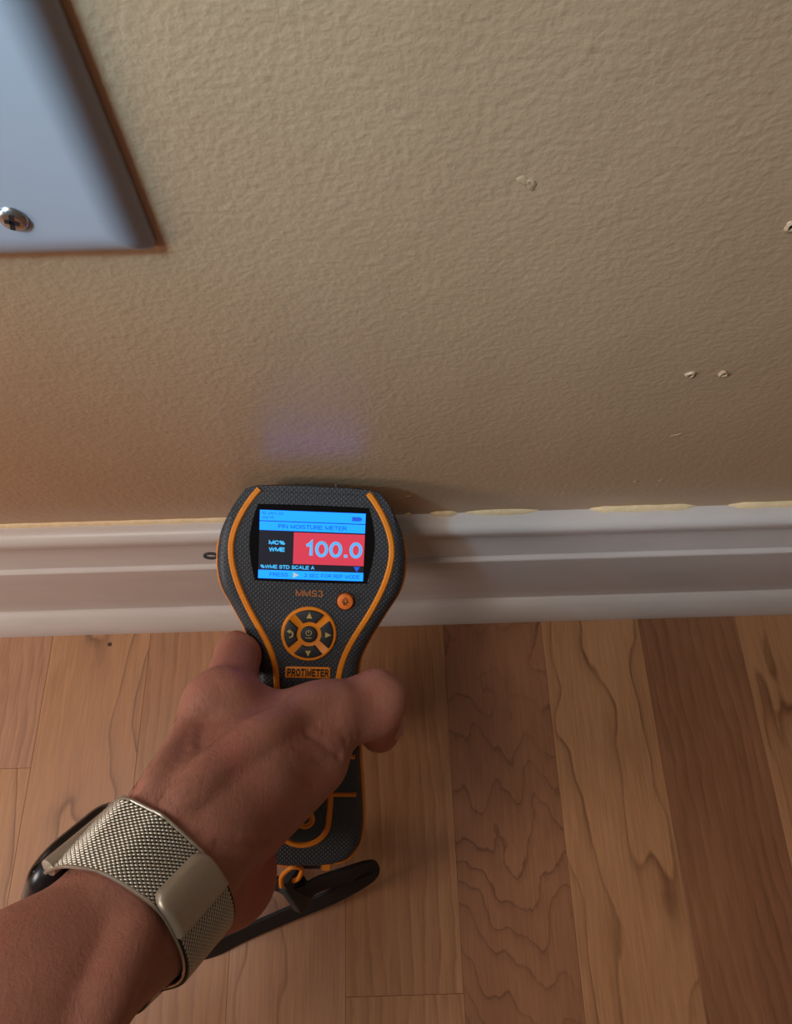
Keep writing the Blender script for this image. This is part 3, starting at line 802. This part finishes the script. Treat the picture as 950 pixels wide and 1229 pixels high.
RIDGES = [((-0.06873, -0.13304, 0.18492), (-0.0673, -0.13139, 0.18426), 0.004, 0.004, 0.005), ((-0.0673, -0.13139, 0.18426), (-0.06588, -0.12971, 0.18352), 0.004, 0.004, 0.005), ((-0.06588, -0.12971, 0.18352), (-0.06447, -0.128, 0.1826), 0.004, 0.004, 0.005), ((-0.06447, -0.128, 0.1826), (-0.0631, -0.12625, 0.18149), 0.004, 0.004, 0.005), ((-0.0631, -0.12625, 0.18149), (-0.06177, -0.12445, 0.18011), 0.004, 0.004, 0.005), ((-0.06177, -0.12445, 0.18011), (-0.0605, -0.12259, 0.17837), 0.004, 0.004, 0.005), ((-0.0605, -0.12259, 0.17837), (-0.05922, -0.12067, 0.17653), 0.004, 0.004, 0.005), ((-0.05922, -0.12067, 0.17653), (-0.05741, -0.11883, 0.17445), 0.004, 0.004, 0.005), ((-0.05741, -0.11883, 0.17445), (-0.05551, -0.11698, 0.17256), 0.004, 0.004, 0.005), ((-0.05551, -0.11698, 0.17256), (-0.05349, -0.11512, 0.17094), 0.004, 0.004, 0.005), ((-0.05349, -0.11512, 0.17094), (-0.05141, -0.11326, 0.16945), 0.004, 0.004, 0.005), ((-0.05141, -0.11326, 0.16945), (-0.0493, -0.11135, 0.16789), 0.004, 0.004, 0.005), ((-0.0493, -0.11135, 0.16789), (-0.04718, -0.10937, 0.1661), 0.004, 0.004, 0.005), ((-0.04718, -0.10937, 0.1661), (-0.0452, -0.10771, 0.16412), 0.004, 0.004, 0.005), ((-0.0452, -0.10771, 0.16412), (-0.04332, -0.10589, 0.16129), 0.004, 0.004, 0.005), ((-0.04332, -0.10589, 0.16129), (-0.04149, -0.1039, 0.15769), 0.004, 0.004, 0.005), ((-0.04149, -0.1039, 0.15769), (-0.03968, -0.10175, 0.15343), 0.004, 0.004, 0.005), ((-0.03968, -0.10175, 0.15343), (-0.03772, -0.09963, 0.14961), 0.004, 0.004, 0.005), ((-0.03772, -0.09963, 0.14961), (-0.03552, -0.09767, 0.14696), 0.004, 0.004, 0.005), ((-0.03552, -0.09767, 0.14696), (-0.03319, -0.0958, 0.14498), 0.004, 0.004, 0.005), ((-0.07644, -0.13037, 0.18267), (-0.07558, -0.12797, 0.1817), 0.0036, 0.0036, 0.005), ((-0.07558, -0.12797, 0.1817), (-0.07479, -0.1255, 0.18042), 0.0036, 0.0036, 0.005), ((-0.07479, -0.1255, 0.18042), (-0.07406, -0.12295, 0.17886), 0.0036, 0.0036, 0.005), ((-0.07406, -0.12295, 0.17886), (-0.07348, -0.12029, 0.17675), 0.0036, 0.0036, 0.005), ((-0.07348, -0.12029, 0.17675), (-0.07316, -0.11745, 0.1736), 0.0036, 0.0036, 0.005), ((-0.07316, -0.11745, 0.1736), (-0.073, -0.11443, 0.16976), 0.0036, 0.0036, 0.005), ((-0.073, -0.11443, 0.16976), (-0.07288, -0.11146, 0.16608), 0.0036, 0.0036, 0.005), ((-0.07288, -0.11146, 0.16608), (-0.07249, -0.10851, 0.16317), 0.0036, 0.0036, 0.005), ((-0.07249, -0.10851, 0.16317), (-0.07192, -0.10556, 0.16078), 0.0036, 0.0036, 0.005), ((-0.07192, -0.10556, 0.16078), (-0.07109, -0.10268, 0.15922), 0.0036, 0.0036, 0.005), ((-0.07109, -0.10268, 0.15922), (-0.06998, -0.09993, 0.15863), 0.0036, 0.0036, 0.005), ((-0.06998, -0.09993, 0.15863), (-0.06882, -0.09716, 0.1582), 0.0036, 0.0036, 0.005), ((-0.0713, -0.1622, 0.20021), (-0.07179, -0.16424, 0.20124), 0.0042, 0.0042, 0.006), ((-0.07179, -0.16424, 0.20124), (-0.07222, -0.16623, 0.20241), 0.0042, 0.0042, 0.006), ((-0.07222, -0.16623, 0.20241), (-0.07258, -0.16816, 0.20375), 0.0042, 0.0042, 0.006), ((-0.07258, -0.16816, 0.20375), (-0.07291, -0.17004, 0.20516), 0.0042, 0.0042, 0.006), ((-0.07291, -0.17004, 0.20516), (-0.07322, -0.17151, 0.20633), 0.0042, 0.0042, 0.006), ((-0.07322, -0.17151, 0.20633), (-0.07353, -0.17295, 0.20746), 0.0042, 0.0042, 0.006), ((-0.07353, -0.17295, 0.20746), (-0.07385, -0.17437, 0.20853), 0.0042, 0.0042, 0.006), ((-0.07385, -0.17437, 0.20853), (-0.07419, -0.17578, 0.20953), 0.0042, 0.0042, 0.006), ((-0.07419, -0.17578, 0.20953), (-0.07454, -0.17717, 0.21045), 0.0042, 0.0042, 0.006), ((-0.07454, -0.17717, 0.21045), (-0.07514, -0.17872, 0.21173), 0.0042, 0.0042, 0.006), ((-0.07514, -0.17872, 0.21173), (-0.07575, -0.18026, 0.2129), 0.0042, 0.0042, 0.006), ((-0.06643, -0.0934, 0.15334), (-0.06377, -0.09152, 0.15243), 0.0085, 0.0085, 0.008), ((-0.02984, -0.09538, 0.13872), (-0.0256, -0.0961, 0.13688), 0.0085, 0.0085, 0.008), ((-0.00844, -0.08584, 0.12566), (-0.00454, -0.08915, 0.12522), 0.0078, 0.0078, 0.006), ((-0.07453, -0.13643, 0.18815), (-0.07365, -0.13438, 0.18718), 0.0016, 0.0016, 0.002), ((-0.07365, -0.13438, 0.18718), (-0.07269, -0.13231, 0.18638), 0.0016, 0.0016, 0.002), ((-0.07269, -0.13231, 0.18638), (-0.0717, -0.13022, 0.18563), 0.0016, 0.0016, 0.002), ((-0.0717, -0.13022, 0.18563), (-0.07073, -0.12808, 0.18477), 0.0016, 0.0016, 0.002), ((-0.07073, -0.12808, 0.18477), (-0.06981, -0.1259, 0.18366), 0.0016, 0.0016, 0.002), ((-0.06981, -0.1259, 0.18366), (-0.06852, -0.12341, 0.1822), 0.0016, 0.0016, 0.002), ((-0.06852, -0.12341, 0.1822), (-0.06734, -0.12081, 0.18017), 0.0016, 0.0016, 0.002), ((-0.06734, -0.12081, 0.18017), (-0.06631, -0.11807, 0.17745), 0.0016, 0.0016, 0.002), ((-0.06631, -0.11807, 0.17745), (-0.0673, -0.11461, 0.17349), 0.0016, 0.0016, 0.002), ((-0.0673, -0.11461, 0.17349), (-0.06846, -0.11093, 0.16884), 0.0016, 0.0016, 0.002), ((-0.06846, -0.11093, 0.16884), (-0.06947, -0.10718, 0.16475), 0.0016, 0.0016, 0.002)]
CREASES = [([(-0.02165, -0.11285, 0.14222), (-0.02487, -0.1116, 0.14683), (-0.02868, -0.1086, 0.15088), (-0.03247, -0.10669, 0.15414)], 0.0014949999999999998, 0.0012), ([(-0.02762, -0.10762, 0.14977), (-0.02487, -0.11019, 0.14702), (-0.02272, -0.11217, 0.14403)], 0.0009199999999999999, 0.0008), ([(-0.02448, -0.10155, 0.14562), (-0.02161, -0.10538, 0.14314), (-0.01971, -0.10851, 0.1398)], 0.0009199999999999999, 0.0007), ([(-0.02103, -0.10004, 0.14308), (-0.01875, -0.10387, 0.1404), (-0.01745, -0.10695, 0.13658)], 0.0008049999999999999, 0.0005), ([(-0.03058, -0.10277, 0.15071), (-0.02657, -0.10603, 0.14852), (-0.02162, -0.11088, 0.1427)], 0.0008049999999999999, 0.0004), ([(-0.01748, -0.09855, 0.14082), (-0.01578, -0.10182, 0.13823), (-0.01476, -0.10488, 0.13426)], 0.0006899999999999999, 0.0004), ([(-0.03595, -0.11209, 0.16181), (-0.0311, -0.11459, 0.1544), (-0.02608, -0.1177, 0.14591)], 0.0008049999999999999, 0.0004), ([(-0.0389, -0.11771, 0.16714), (-0.03427, -0.12051, 0.15989), (-0.03039, -0.12393, 0.14868)], 0.0008049999999999999, 0.0004), ([(-0.05421, -0.14182, 0.18367), (-0.04961, -0.14277, 0.17816), (-0.04553, -0.14278, 0.16875), (-0.04392, -0.14168, 0.15666)], 0.0018399999999999998, 0.0012), ([(-0.05901, -0.13907, 0.18701), (-0.05431, -0.13979, 0.18389), (-0.04962, -0.13981, 0.17904)], 0.00115, 0.0006), ([(-0.01117, -0.08437, 0.13151), (-0.00981, -0.09069, 0.13555), (-0.00986, -0.0961, 0.13605)], 0.0006899999999999999, 0.0003), ([(-0.00897, -0.08313, 0.12849), (-0.00729, -0.09013, 0.13394), (-0.00736, -0.09528, 0.13454)], 0.0006899999999999999, 0.0003), ([(-0.05601, -0.14577, 0.18511), (-0.054, -0.15024, 0.18184), (-0.05371, -0.15582, 0.17804)], 0.001035, 0.0005)]
METI = np.array(MET.inverted())

def meter_sdf(P):
    """simple solid of the meter, used to press the skin flat where it touches"""
    q = (P @ METI[:3, :3].T + METI[:3, 3]) * 1000.0
    w = np.interp(q[:, 1], hs[:, 1], hs[:, 0]) - 0.3
    dx = np.abs(q[:, 0]) - w
    dz = np.abs(q[:, 2] + 14.6) - 15.0
    dy = np.abs(q[:, 1] - 81) - 84
    edge = np.maximum(dx, dz) + 0.0
    rx, rz = np.maximum(dx + 4, 0), np.maximum(dz + 4, 0)
    edge = np.where((dx > -4) & (dz > -4), np.hypot(rx, rz) - 4, edge)
    return np.maximum(edge, dy) * 0.001

def hand_sdf(P):
    d = None
    for a, b, ra, rb, k in PALM:
        e = cap_sdf(P, a, b, ra, rb)
        d = e if d is None else smin(d, e, k)
    fd = None
    for ci, chain in enumerate(FINGERS):
        c = None
        for a, b, ra, rb in chain:
            e = cap_sdf(P, a, b, ra, rb)
            c = e if c is None else smin(c, e, 0.002)
        if ci == 0:
            d = smin(d, c, 0.0045)          # the thumb keeps a clear fold at its root
        else:
            fd = c if fd is None else smin(fd, c, 0.0012)
    d = smin(d, fd, 0.009)
    for a, b, ra, rb, k in RIDGES:
        d = smin(d, cap_sdf(P, a, b, ra, rb), k)
    m = meter_sdf(P)
    h = np.maximum(0.003 - np.abs(d + m), 0) / 0.003
    d = np.maximum(d, -m) + h * h * 0.003 * 0.25
    return d

def skin_relief(P):
    """creases: narrow grooves along polylines, metres"""
    out = np.zeros(len(P))
    for pts, wd, dp in CREASES:
        dmin = np.full(len(P), 1.0)
        for a, b in zip(pts[:-1], pts[1:]):
            dmin = np.minimum(dmin, cap_sdf(P, a, b, 0, 0))
        out = np.maximum(out, dp * np.exp(-(dmin / wd) ** 2))
    return out

def surface_nets(F, org, h):
    S = F < 0
    nx, ny, nz = F.shape
    acc = np.zeros((nx - 1, ny - 1, nz - 1, 3), np.float32)
    cnt = np.zeros((nx - 1, ny - 1, nz - 1), np.int32)
    quads = []
    E = np.eye(3, dtype=int)
    for axis in range(3):
        sl0 = [slice(None)] * 3; sl1 = [slice(None)] * 3
        sl0[axis] = slice(0, -1); sl1[axis] = slice(1, None)
        cr = S[tuple(sl0)] != S[tuple(sl1)]
        I = np.argwhere(cr)
        f0 = F[tuple(I.T)]; f1 = F[tuple((I + E[axis]).T)]
        t = f0 / (f0 - f1)
        p = I.astype(np.float32); p[:, axis] += t
        o1, o2 = [a for a in range(3) if a != axis]
        ok = np.ones(len(I), bool)
        for da in (0, 1):
            for db in (0, 1):
                c = I.copy(); c[:, o1] -= da; c[:, o2] -= db
                good = (c >= 0).all(1) & (c < np.array(cnt.shape)).all(1)
                np.add.at(acc, tuple(c[good].T), p[good]); np.add.at(cnt, tuple(c[good].T), 1)
                ok &= good
        J = I[ok]
        def cell(da, db):
            c = J.copy(); c[:, o1] -= da; c[:, o2] -= db
            return np.ravel_multi_index(tuple(c.T), cnt.shape)
        q = np.stack([cell(0, 0), cell(1, 0), cell(1, 1), cell(0, 1)], 1)
        flip = (f0[ok] < 0) ^ (axis == 1)
        q[~flip] = q[~flip][:, ::-1]
        quads.append(q)
    used = np.flatnonzero(cnt.ravel())
    remap = np.full(cnt.size, -1); remap[used] = np.arange(len(used))
    V = acc.reshape(-1, 3)[used] / cnt.ravel()[used][:, None]
    Q = remap[np.concatenate(quads)]
    return V * h + org, Q

def build_hand():
    pts = np.array([p for a, b, ra, rb, k in PALM for p in (a, b)] + [p for c in FINGERS for a, b, ra, rb in c for p in (a, b)])
    lo, hi = pts.min(0) - 0.042, pts.max(0) + 0.042
    h = 0.00115
    CB = 6
    nc = np.ceil((hi - lo) / (h * CB)).astype(int) + 1
    gx = [lo[i] + np.arange(nc[i] + 1) * h * CB for i in range(3)]
    G = np.stack(np.meshgrid(*gx, indexing='ij'), -1).reshape(-1, 3)
    C = hand_sdf(G).reshape([len(a) for a in gx])
    F = np.full(nc * CB + 1, 1.0, np.float32)
    # coarse signs first, exact values in blocks near the surface
    near = np.zeros(nc, bool)
    r = h * CB * 1.75
    for i in range(nc[0]):
        for dx in (0, 1):
            for dy in (0, 1):
                for dz in (0, 1):
                    near[i] |= np.abs(C[i + dx, dy:dy + nc[1], dz:dz + nc[2]]) < r
        blk = C[i, :nc[1], :nc[2]]
        F[i * CB:(i + 1) * CB + 1] = np.repeat(np.repeat(np.where(blk < 0, -1.0, 1.0), CB, 0), CB, 1)[None, :, :].repeat(CB + 1, 0) if False else F[i * CB:(i + 1) * CB + 1]
    inside = C[:-1, :-1, :-1] < 0
    for b in np.argwhere(inside & ~near):
        F[b[0] * CB:b[0] * CB + CB + 1, b[1] * CB:b[1] * CB + CB + 1, b[2] * CB:b[2] * CB + CB + 1] = -1.0
    loc = np.stack(np.meshgrid(*[np.arange(CB + 1)] * 3, indexing='ij'), -1).reshape(-1, 3)
    blocks = np.argwhere(near)
    for s in range(0, len(blocks), 600):
        B = blocks[s:s + 600]
        idx = (B[:, None, :] * CB + loc[None]).reshape(-1, 3)
        F[tuple(idx.T)] = hand_sdf(lo + idx * h)
    V, Q = surface_nets(F, lo, h)
    e = 0.0006
    for it in range(2):
        d = hand_sdf(V)
        gr = np.stack([hand_sdf(V + np.eye(3)[i] * e) - d for i in range(3)], 1) / e
        gr /= np.linalg.norm(gr, axis=1)[:, None] + 1e-9
        V = V - gr * np.clip(d, -h, h)[:, None]
    V = V - gr * skin_relief(V)[:, None]
    return V, Q, gr

def skin_material():
    g = Nodes('skin')
    v = g.coord()
    blotch = g.noise(v, 55, 4, 0.6)
    fine = g.noise(v, 520, 3, 0.6)
    col = g.ramp(blotch, [(0.28, srgb(158, 109, 91)), (0.5, srgb(169, 114, 96)), (0.72, srgb(176, 110, 95))])
    col = g.mix(g.math('MULTIPLY', g.ramp(fine, [(0.35, (0, 0, 0)), (0.7, (1, 1, 1))]), 0.18), col, srgb(130, 78, 60))
    attr = g.n('ShaderNodeAttribute', attribute_name='palm')
    col = g.mix(attr.outputs['Fac'], col, srgb(172, 92, 82))
    # fine skin lines running across the limb
    wv = g.noise(g.mapping(v, rot=(0.5, 0.3, 0.8), scale=(1.0, 0.35, 1.0)), 620, 3, 0.6, 0.6)
    h = g.math('ADD', g.math('MULTIPLY', wv, 0.6), g.math('MULTIPLY', g.noise(v, 1300, 2), 0.4))
    return g.done(col, 0.56, g.bump(h, 0.6, 0.0006), **{'Subsurface Weight': 0.08, 'Subsurface Radius': (0.006, 0.002, 0.001), 'Subsurface Scale': 0.5, 'Specular IOR Level': 0.35})

V, Q, GR = build_hand()
me = bpy.data.meshes.new('person')
me.from_pydata(V.tolist(), [], Q.tolist())
me.polygons.foreach_set('use_smooth', [True] * len(me.polygons))
me.update()
person = bpy.data.objects.new('person', me)
COL.objects.link(person)
me.materials.append(skin_material())
tag(person, 'bare left forearm and hand gripping the moisture meter, thumb across its front', 'person')
pal = np.zeros(len(V), np.float32)
for c, r_ in [((-0.0543, -0.15391, 0.12964), 0.026), ((-0.0059, -0.10011, 0.10418), 0.012)]:
    pal = np.maximum(pal, np.clip(1.3 - np.linalg.norm(V - np.array(c), axis=1) / r_, 0, 1))
at = me.attributes.new('palm', 'FLOAT', 'POINT')
at.data.foreach_set('value', pal * 0.8)

# thumbnail
tn_c, tn_x, tn_y, tn_z = [np.array(a) for a in [(0.00126, -0.09575, 0.09927), (-0.02664, -0.99591, 0.08628), (0.04137, -0.08734, -0.99532), (0.99879, -0.02294, 0.04353)]]
rings = []
for s, lift in ((1.0, -0.0006), (1.0, 0.0002), (0.86, 0.0006), (0.4, 0.0009)):
    rings.append([tuple(tn_c + tn_x * x * s + tn_y * y * s + tn_z * (lift - 70 * (x * s) ** 2)) for x, y in rounded(-0.0062, -0.0065, 0.0062, 0.0065, 0.004, 4)])
o = mesh_obj('thumbnail', *loft(rings), plain('nail', (188, 138, 122), 0.35, 0, 0.03), person, True)

# fine hairs on the back of the hand, wrist and forearm: real tapered strands, one part
hd = np.array((0.0453, 0.8422, -0.5372))
hv, hf = [], []
for (c, r_, cnt) in [((-0.07014, -0.11902, 0.17563), 0.022, 420), ((-0.07186, -0.13172, 0.20281), 0.016, 160), ((-0.08622, -0.15959, 0.21733), 0.03, 150)]:
    dd = np.linalg.norm(V - np.array(c), axis=1)
    cand = np.flatnonzero(dd < r_)
    for i in rng.choice(cand, min(cnt, len(cand)), replace=False):
        nrm = GR[i]
        t = hd - nrm * (hd @ nrm)
        t = t / (np.linalg.norm(t) + 1e-9) + rng.normal(0, 0.35, 3)
        t -= nrm * (t @ nrm); t /= np.linalg.norm(t)
        L_ = rng.uniform(0.002, 0.005)
        sdv = np.cross(nrm, t)
        p0 = V[i] - nrm * 0.0002
        b0 = len(hv)
        wds = 0.000034
        for s in (0, 0.5, 1.0):
            c_ = p0 + t * L_ * s + nrm * L_ * (0.32 * s - 0.22 * s * s) + sdv * L_ * 0.1 * s * s
            w_ = wds * (1 - 0.75 * s)
            for k in range(3):
                a_ = 2 * math.pi * k / 3
                hv.append(c_ + (sdv * math.cos(a_) + nrm * math.sin(a_)) * w_)
        for s in (0, 3):
            for k in range(3):
                l = (k + 1) % 3
                hf.append((b0 + s + k, b0 + s + l, b0 + s + 3 + l, b0 + s + 3 + k))
hair = mesh_obj('arm_hair', hv, hf, plain('dark_brown_hair', (70, 46, 36), 0.5), person)
hair['kind'] = 'stuff'

# ------------------------------------------------------------------ watch on the wrist
WC, WA, WR, WP = [np.array(a) for a in [(-0.08404, -0.16076, 0.16914), (0.4724, 0.62493, -0.62153), (0.55335, 0.33859, 0.76103), (0.68603, -0.70343, -0.18586)]]   # centre, along-arm axis, radial direction (0 deg), palmar direction (90 deg)
NPH = 120
phis = np.linspace(0, 2 * math.pi, NPH, endpoint=False)
prof = np.zeros((NPH, 5))
for j, s in enumerate(np.linspace(-0.0125, 0.0125, 5)):
    lo_, hi_ = np.full(NPH, 0.005), np.full(NPH, 0.06)
    dirs = np.cos(phis)[:, None] * WR + np.sin(phis)[:, None] * WP
    for it in range(22):
        mid = (lo_ + hi_) / 2
        d = hand_sdf(WC + WA * s + dirs * mid[:, None])
        ins = d < 0
        lo_ = np.where(ins, mid, lo_); hi_ = np.where(ins, hi_, mid)
    prof[:, j] = lo_
def settle(w):
    w0 = w
    for it in range(10):
        w = np.maximum((np.roll(w, 1) + w + np.roll(w, -1)) / 3, w0 - 0.0003)
    return w
WNEAR, WFAR = settle(prof[:, :3].max(1)) + 0.0008, settle(prof[:, 2:].max(1)) + 0.0008
WRAD = (WNEAR + WFAR) / 2
def wrad(phi, s):
    t = min(max((s + 0.012) / 0.024, 0), 1)
    w = WNEAR * (1 - t) + WFAR * t
    return np.interp(phi % (2 * math.pi), np.append(phis, 2 * math.pi), np.append(w, w[0]))
LEAN = 0.004
def wrist(phi, s, off):
    """point on the band surface: angle, position along the arm, height above the band's base"""
    r_ = wrad(phi, s)
    d = math.cos(phi) * WR + math.sin(phi) * WP
    for ph_, sg, lift in LIFT:
        q = ((phi - ph_ + math.pi) % (2 * math.pi) - math.pi) * sg
        e = min(max(1 - q / 0.55, 0.0), 1.0) if -0.3 < q else 0.0
        off = off + (max(lift, 0.0002) + 0.0006) * e * e * (3 - 2 * e)
        s = s * (1 + 0.2 * e)
    return WC + WA * (s + LEAN * math.sin(phi)) + d * (r_ + off)

watch = empty('smartwatch', Matrix.Translation(tuple(WC)))
tag(watch, 'smartwatch worn on the left wrist, black case and silver mesh band', 'watch')
def wpart(name, v, f, mat, smooth=None):
    o = mesh_obj(name, [np.array(p) - WC for p in v], f, mat, watch)
    if smooth: smooth_by_angle(o, smooth)
    return o

M_LINK = plain('woven_steel', (196, 190, 176), 0.36, 0.85, 0.05, 500)
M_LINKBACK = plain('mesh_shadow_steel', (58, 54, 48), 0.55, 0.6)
M_CLASP = plain('satin_steel', (188, 178, 162), 0.42, 0.75, 0.02, 400)
M_CASE = plain('midnight_aluminium', (22, 24, 30), 0.3, 0.3)
M_WGLASS = plain('watch_glass', (6, 7, 10), 0.08)
BW = 0.0100
D2R = math.pi / 180
PH_CASE = -101 * D2R            # middle of the case, dorsal side
cr = np.interp(PH_CASE % (2 * math.pi), phis, WRAD)
cn = math.cos(PH_CASE) * WR + math.sin(PH_CASE) * WP
ct = np.cross(WA, cn)
cc = WC + cn * (cr - 0.0040)
LUGS = {}
for sg in (-1, 1):
    e0 = cc + ct * sg * 0.0206 + cn * 0.0036
    rel = e0 - WC
    ph = math.atan2(rel @ WP, rel @ WR)
    rad = math.hypot(rel @ WP, rel @ WR)
    LUGS[sg] = (e0, ph, rad - np.interp(ph % (2 * math.pi), np.append(phis, 2 * math.pi), np.append(WRAD, WRAD[0])))
near = max(LUGS.values(), key=lambda l: math.cos(l[1]))
farl = min(LUGS.values(), key=lambda l: math.cos(l[1]))
PH0, PH1 = near[1], farl[1] % (2 * math.pi)     # band from one lug round the palm side to the other
LIFT = ((PH0, 1, near[2]), (PH1, -1, farl[2]))
print('wrist radii mm', (WRAD[::10] * 1000).round(1), 'lift', [(round(l[1] / D2R, 1), round(l[2] * 1000, 2)) for l in LUGS.values()])
PC0, PC1 = (2 * D2R, 23 * D2R)           # clasp
def band_sheet(p0, p1, off, th, n, bw=BW):
    rings = []
    for k in range(n + 1):
        ph = p0 + (p1 - p0) * k / n
        rings.append([wrist(ph, -bw, off), wrist(ph, bw, off), wrist(ph, bw, off + th), wrist(ph, -bw, off + th)])
    return loft(rings)
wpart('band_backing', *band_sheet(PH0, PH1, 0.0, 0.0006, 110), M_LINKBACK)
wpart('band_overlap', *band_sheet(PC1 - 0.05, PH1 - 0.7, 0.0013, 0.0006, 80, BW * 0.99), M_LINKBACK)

lv, lf = [], []
def link(c, t, w, nrm, lt, lw, lh):
    b0 = len(lv)
    for s, sc in ((-1.0, 0.25), (-0.45, 0.95), (0.45, 0.95), (1.0, 0.25)):
        for k in range(5):
            a = math.pi * (k / 4) 
            lv.append(c + t * lt * s + w * lw * sc * math.cos(a) + nrm * lh * sc * math.sin(a))
    for s in range(3):
        for k in range(4):
            lf.append((b0 + s * 5 + k, b0 + s * 5 + k + 1, b0 + s * 5 + 6 + k, b0 + s * 5 + 5 + k))
def weave(p0, p1, off, pitch_s, pitch_c, slant):
    ph = p0
    row = 0
    while ph < p1:
        r_ = np.interp(ph % (2 * math.pi), np.append(phis, 2 * math.pi), np.append(WRAD, WRAD[0]))
        n_ = int(2 * BW / pitch_s)
        a_, b_ = wrist(ph - 0.01, 0, off), wrist(ph + 0.01, 0, off)
        tc = b_ - a_; tc /= np.linalg.norm(tc)
        nr = np.cross(WA, tc)
        d = math.cos(ph) * WR + math.sin(ph) * WP
        if nr @ d < 0: nr = -nr
        for k in range(n_):
            s = -BW + (k + 0.5 + (0.5 if row % 2 else 0.0)) * pitch_s
            if s > BW - 0.0002: continue
            t = tc + WA * slant; t /= np.linalg.norm(t)
            w = np.cross(nr, t)
            link(wrist(ph, s, off), t, w, nr, pitch_c * 0.90, pitch_s * 0.33, pitch_s * 0.30)
        ph += pitch_c / r_
        row += 1
weave(PH0, PC0 + 0.06, 0.0005, 0.00128, 0.00085, 0.35)
weave(PC1 - 0.02, PH1 - 0.7, 0.0018, 0.00112, 0.00076, -0.35)
bandw = wpart('mesh_band', lv, lf, M_LINK, 70)
bandw['kind'] = 'stuff'
for s in (-BW - 0.0001, BW + 0.0001):
    wpart('band_edge', *tube([wrist(PH0 + (PH1 - PH0) * k / 90, s, 0.0005) for k in range(91)], 0.00055, 6), M_LINK, 60)
# magnetic clasp plate lying on the band
rings = []
NC = 14
def clasp_ring(ins, off):
    out = []
    L_ = PC1 - PC0
    r_ = 0.030
    for x, y in rounded(-BW - 0.0004 + ins, ins, BW + 0.0004 - ins, L_ * r_ - ins, 0.0034, 5):
        out.append((x, y))
    return out
def clasp_mesh():
    # grid plate with rounded corners, curved with the wrist
    nu, nv_ = 22, 14
    L_ = (PC1 - PC0)
    Lm = L_ * 0.030
    v, f = [], []
    def corner(x, y):
        # squash the rectangle corners to a rounded outline (only the leading end)
        r_ = 0.0042
        X = BW + 0.0004
        if y < r_ and abs(x) > X - r_:
            dx, dy = abs(x) - (X - r_), r_ - y
            m = max(dx, dy); l = math.hypot(dx, dy)
            if l > 1e-9:
                dx, dy = dx * m / l, dy * m / l
                return math.copysign(X - r_ + dx, x), r_ - dy
        return x, y
    for off in (0.0014, 0.0030):
        for j in range(nv_ + 1):
            for i in range(nu + 1):
                X = (BW + 0.0004) * (0.985 if off > 0.002 else 1)
                x, y = -X + 2 * X * i / nu, Lm * (j / nv_) + (0.0003 if off > 0.002 else 0)
                x, y = corner(x, y)
                v.append(wrist(PC0 + y / 0.030, x, off - 0.0007 * (off > 0.002 and (i in (0, nu) or j == 0))))
    W_ = nu + 1
    o2 = W_ * (nv_ + 1)
    for j in range(nv_):
        for i in range(nu):
            q = j * W_ + i
            f.append((q, q + W_, q + W_ + 1, q + 1))
            f.append((o2 + q, o2 + q + 1, o2 + q + W_ + 1, o2 + q + W_))
    rim = [i for i in range(W_)] + [j * W_ + nu for j in range(1, nv_ + 1)] + [nv_ * W_ + i for i in range(nu - 1, -1, -1)] + [j * W_ for j in range(nv_ - 1, 0, -1)]
    for a, b in zip(rim, rim[1:] + rim[:1]):
        f.append((a, b, o2 + b, o2 + a))
    return v, f
wpart('clasp', *clasp_mesh(), M_CLASP, 50)

# case: rounded box on the dorsal side
rings = []
for ins, z in ((0.006, -0.0004), (0.0022, 0.0004), (0.0006, 0.0020), (0.0, 0.0042), (0.0003, 0.0064), (0.0009, 0.0074)):
    rings.append([cc + WA * x + ct * y + cn * z for x, y in rounded(-0.0172 + ins, -0.0205 + ins, 0.0172 - ins, 0.0205 - ins, 0.0105 - ins * 0.5, 7)])
wpart('case', *loft(rings), M_CASE, 40)
rings = []
for ins, z in ((0.0009, 0.0074), (0.0012, 0.0084), (0.0026, 0.0096), (0.0050, 0.0102), (0.009, 0.0104)):
    rings.append([cc + WA * x + ct * y + cn * z for x, y in rounded(-0.0172 + ins, -0.0205 + ins, 0.0172 - ins, 0.0205 - ins, 0.0105 - ins * 0.5, 7)])
wpart('glass', *loft(rings), M_WGLASS, 40)
for sg in (-1, 1):
    e0 = LUGS[sg][0]
    v, f = tube([e0 - WA * 0.0148, e0 - WA * 0.0143, e0 + WA * 0.0143, e0 + WA * 0.0148], [0.0008, 0.0026, 0.0026, 0.0008], 14)
    wpart('lug', v, f, M_CLASP, 60)
e0 = cc + WA * 0.0175 + ct * (-0.007 if near is LUGS[1] else 0.007) + cn * 0.0045
wpart('crown', *tube([e0 - WA * 0.001, e0 + WA * 0.0005, e0 + WA * 0.0016, e0 + WA * 0.0018], [0.0032, 0.0032, 0.0030, 0.002], 18), M_CASE, 50)
